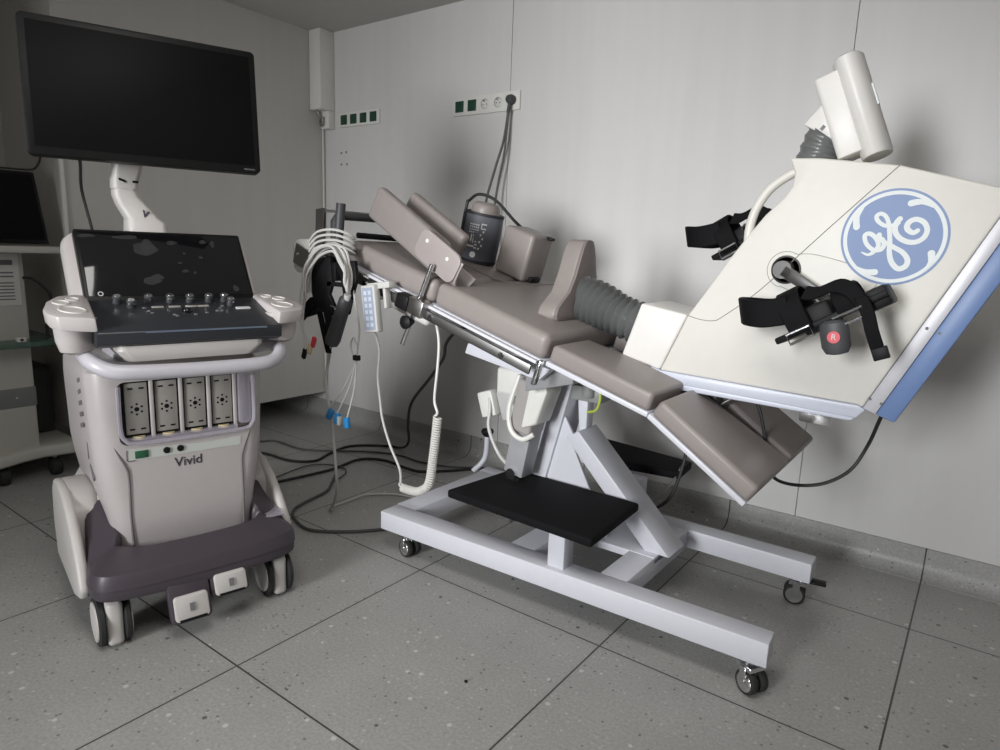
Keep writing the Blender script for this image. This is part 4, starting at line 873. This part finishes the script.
for x, z, an in ((-1.777, .447, .5), (-1.738, .438, .1), (-1.690, .432, -.1)):
    MB().tube([(-1.640, -1.08, .655), ((x - 1.640) / 2 + .012, -1.08, (z + .655) / 2 + .01), (x + .006, -1.08, z + .03), (x, -1.08, z + .018)], .003, 6, smooth=6).build('lead', M_LEAD, EC)
    q = MB().obox((x, -1.08, z), (.011 * math.cos(an), 0, -.011 * math.sin(an)), (0, .008, 0), (.019 * math.sin(an), 0, .019 * math.cos(an))).bevel(.004, 2).build('electrode_clip', M_CLIPB, EC)
MB().obox((-1.722, -1.085, .434), (.006, 0, -.001), (0, .007, 0), (.001, 0, .015)).bevel(.003).build('clip_tip', M_PGREEN, EC)

# cords on the floor
def cord(pts, r, m, label, sm=7): return single(MB().tube(pts, r, 8, smooth=sm), 'floor_cable', m, label, 'cable')
z = .006
cord([(-1.55, -.62, .74), (-1.62, -.60, .715), (-1.672, -.60, .66), (-1.685, -.60, .60), (-1.753, -.60, .513), (-1.851, -.60, .398), (-1.95, -.52, .27), (-2.12, -.34, .12), (-2.30, -.20, .02), (-2.42, -.21, z), (-2.54, -.33, z), (-2.52, -.48, z), (-2.479, -.603, z), (-2.563, -.680, z), (-2.708, -.691, z), (-2.801, -.712, z), (-2.95, -.76, z)], .0062, M_CORDB, 'black cable dropping from under the table and curving back across the floor')
cord([(-3.08, -.67, z), (-2.947, -.615, z), (-2.89, -.536, z), (-2.685, -.534, z), (-2.551, -.454, z), (-2.40, -.33, z), (-2.25, -.27, z), (-2.105, -.276, z), (-1.95, -.234, z), (-1.863, -.165, z)], .0045, M_CORDG, 'thin dark cable on the floor nearest the wall skirting')
cord([(-2.45, -1.10, z), (-2.382, -.955, z), (-2.367, -.905, z), (-2.325, -.639, z), (-2.345, -.45, z), (-2.25, -.375, z), (-2.10, -.385, z), (-2.005, -.375, z), (-1.913, -.277, z), (-1.80, -.13, z), (-1.66, -.12, z), (-1.45, -.16, z), (-1.3, -.3, z)], .0065, M_CORDB, 'black cable snaking from the ultrasound machine towards the table frame')
cord([(-2.26, -.66, z), (-2.17, -.76, z), (-2.119, -.83, z), (-2.085, -.965, z), (-2.05, -1.04, z), (-1.975, -1.088, z), (-1.861, -1.108, z), (-1.755, -1.037, z), (-1.68, -.95, z), (-1.62, -.86, z)], .006, M_CORDG, 'dark grey cable lying in a wide loop on the floor beside the table frame')
cord([(-2.46, -1.02, z), (-2.416, -.902, z), (-2.44, -.75, z), (-2.445, -.656, z), (-2.381, -.593, z), (-2.30, -.58, z), (-2.24, -.62, z), (-2.2, -.7, z)], .0028, M_CORDG, 'very thin grey cable on the floor alongside the thicker black one')
cord([(-.82, -.33, .50), (-.775, -.36, .40), (-.772, -.40, .30), (-.79, -.45, .21), (-.85, -.50, .165), (-.93, -.53, .158)], .006, M_CORDB, 'black cable curving down past the end of the rear step board')
single(MB().tube([(-.70, -.33, .47), (-.76, -.37, .36), (-.80, -.42, .25), (-.87, -.48, .17)], .004, 8, smooth=5), 'foot_linkage', M_STEEL, 'thin steel linkage beside the black cable at the rear step board', 'linkage')
single(MB().sphere((-.886, -1.405, .004), .004, (1.2, 1, .8), 10), 'floor_crumb', M_BLACK, 'small black crumb on the floor in front of the frame', 'crumb')

# ------------------------------------------------------------------ light, world, camera
w = bpy.data.worlds.new('daylight'); SC.world = w; w.use_nodes = True
w.node_tree.nodes['Background'].inputs[0].default_value = (.85, .92, 1, 1); w.node_tree.nodes['Background'].inputs[1].default_value = .6
def area(name, loc, rot, sx, sy, e, col):
    d = bpy.data.lights.new(name, 'AREA'); d.shape = 'RECTANGLE'; d.size, d.size_y = sx, sy; d.energy = e; d.color = col
    o = bpy.data.objects.new(name, d); COL.objects.link(o); o.location = loc; o.rotation_euler = rot; return o
area('window_daylight', (-.72, -7.5, 1.65), (pi / 2, 0, 0), 1.7, 2.2, 470, (.97, .985, 1))
area('overhead_fill', (-.45, -2.2, 2.12), (0, 0, 0), 1.2, .6, 15.5, (1, .97, .93))  # added fill light from above, lifts the floor and upward faces; no fixture modelled

R = [(.80197807, .59624072, .03644416), (-.13979015, .12801062, .98187168), (-.58076664, .79253409, -.18601029)]
cam = bpy.data.cameras.new('camera'); co = bpy.data.objects.new('camera', cam); COL.objects.link(co)
m = Matrix(((R[0][0], R[1][0], -R[2][0], 0), (R[0][1], R[1][1], -R[2][1], -2.521805), (R[0][2], R[1][2], -R[2][2], 1.025115), (0, 0, 0, 1)))
co.matrix_world = m
cam.sensor_fit = 'HORIZONTAL'; cam.sensor_width = 36; cam.lens = 661.46 / 1000 * 36; cam.clip_start = .02
SC.camera = co
SC.view_settings.view_transform = 'Standard'; SC.view_settings.look = 'None'; SC.view_settings.gamma = 1; SC.view_settings.exposure = .22
SC.view_settings.use_curve_mapping = False
SC.cycles.use_denoising = True
SC.cycles.max_bounces = 8
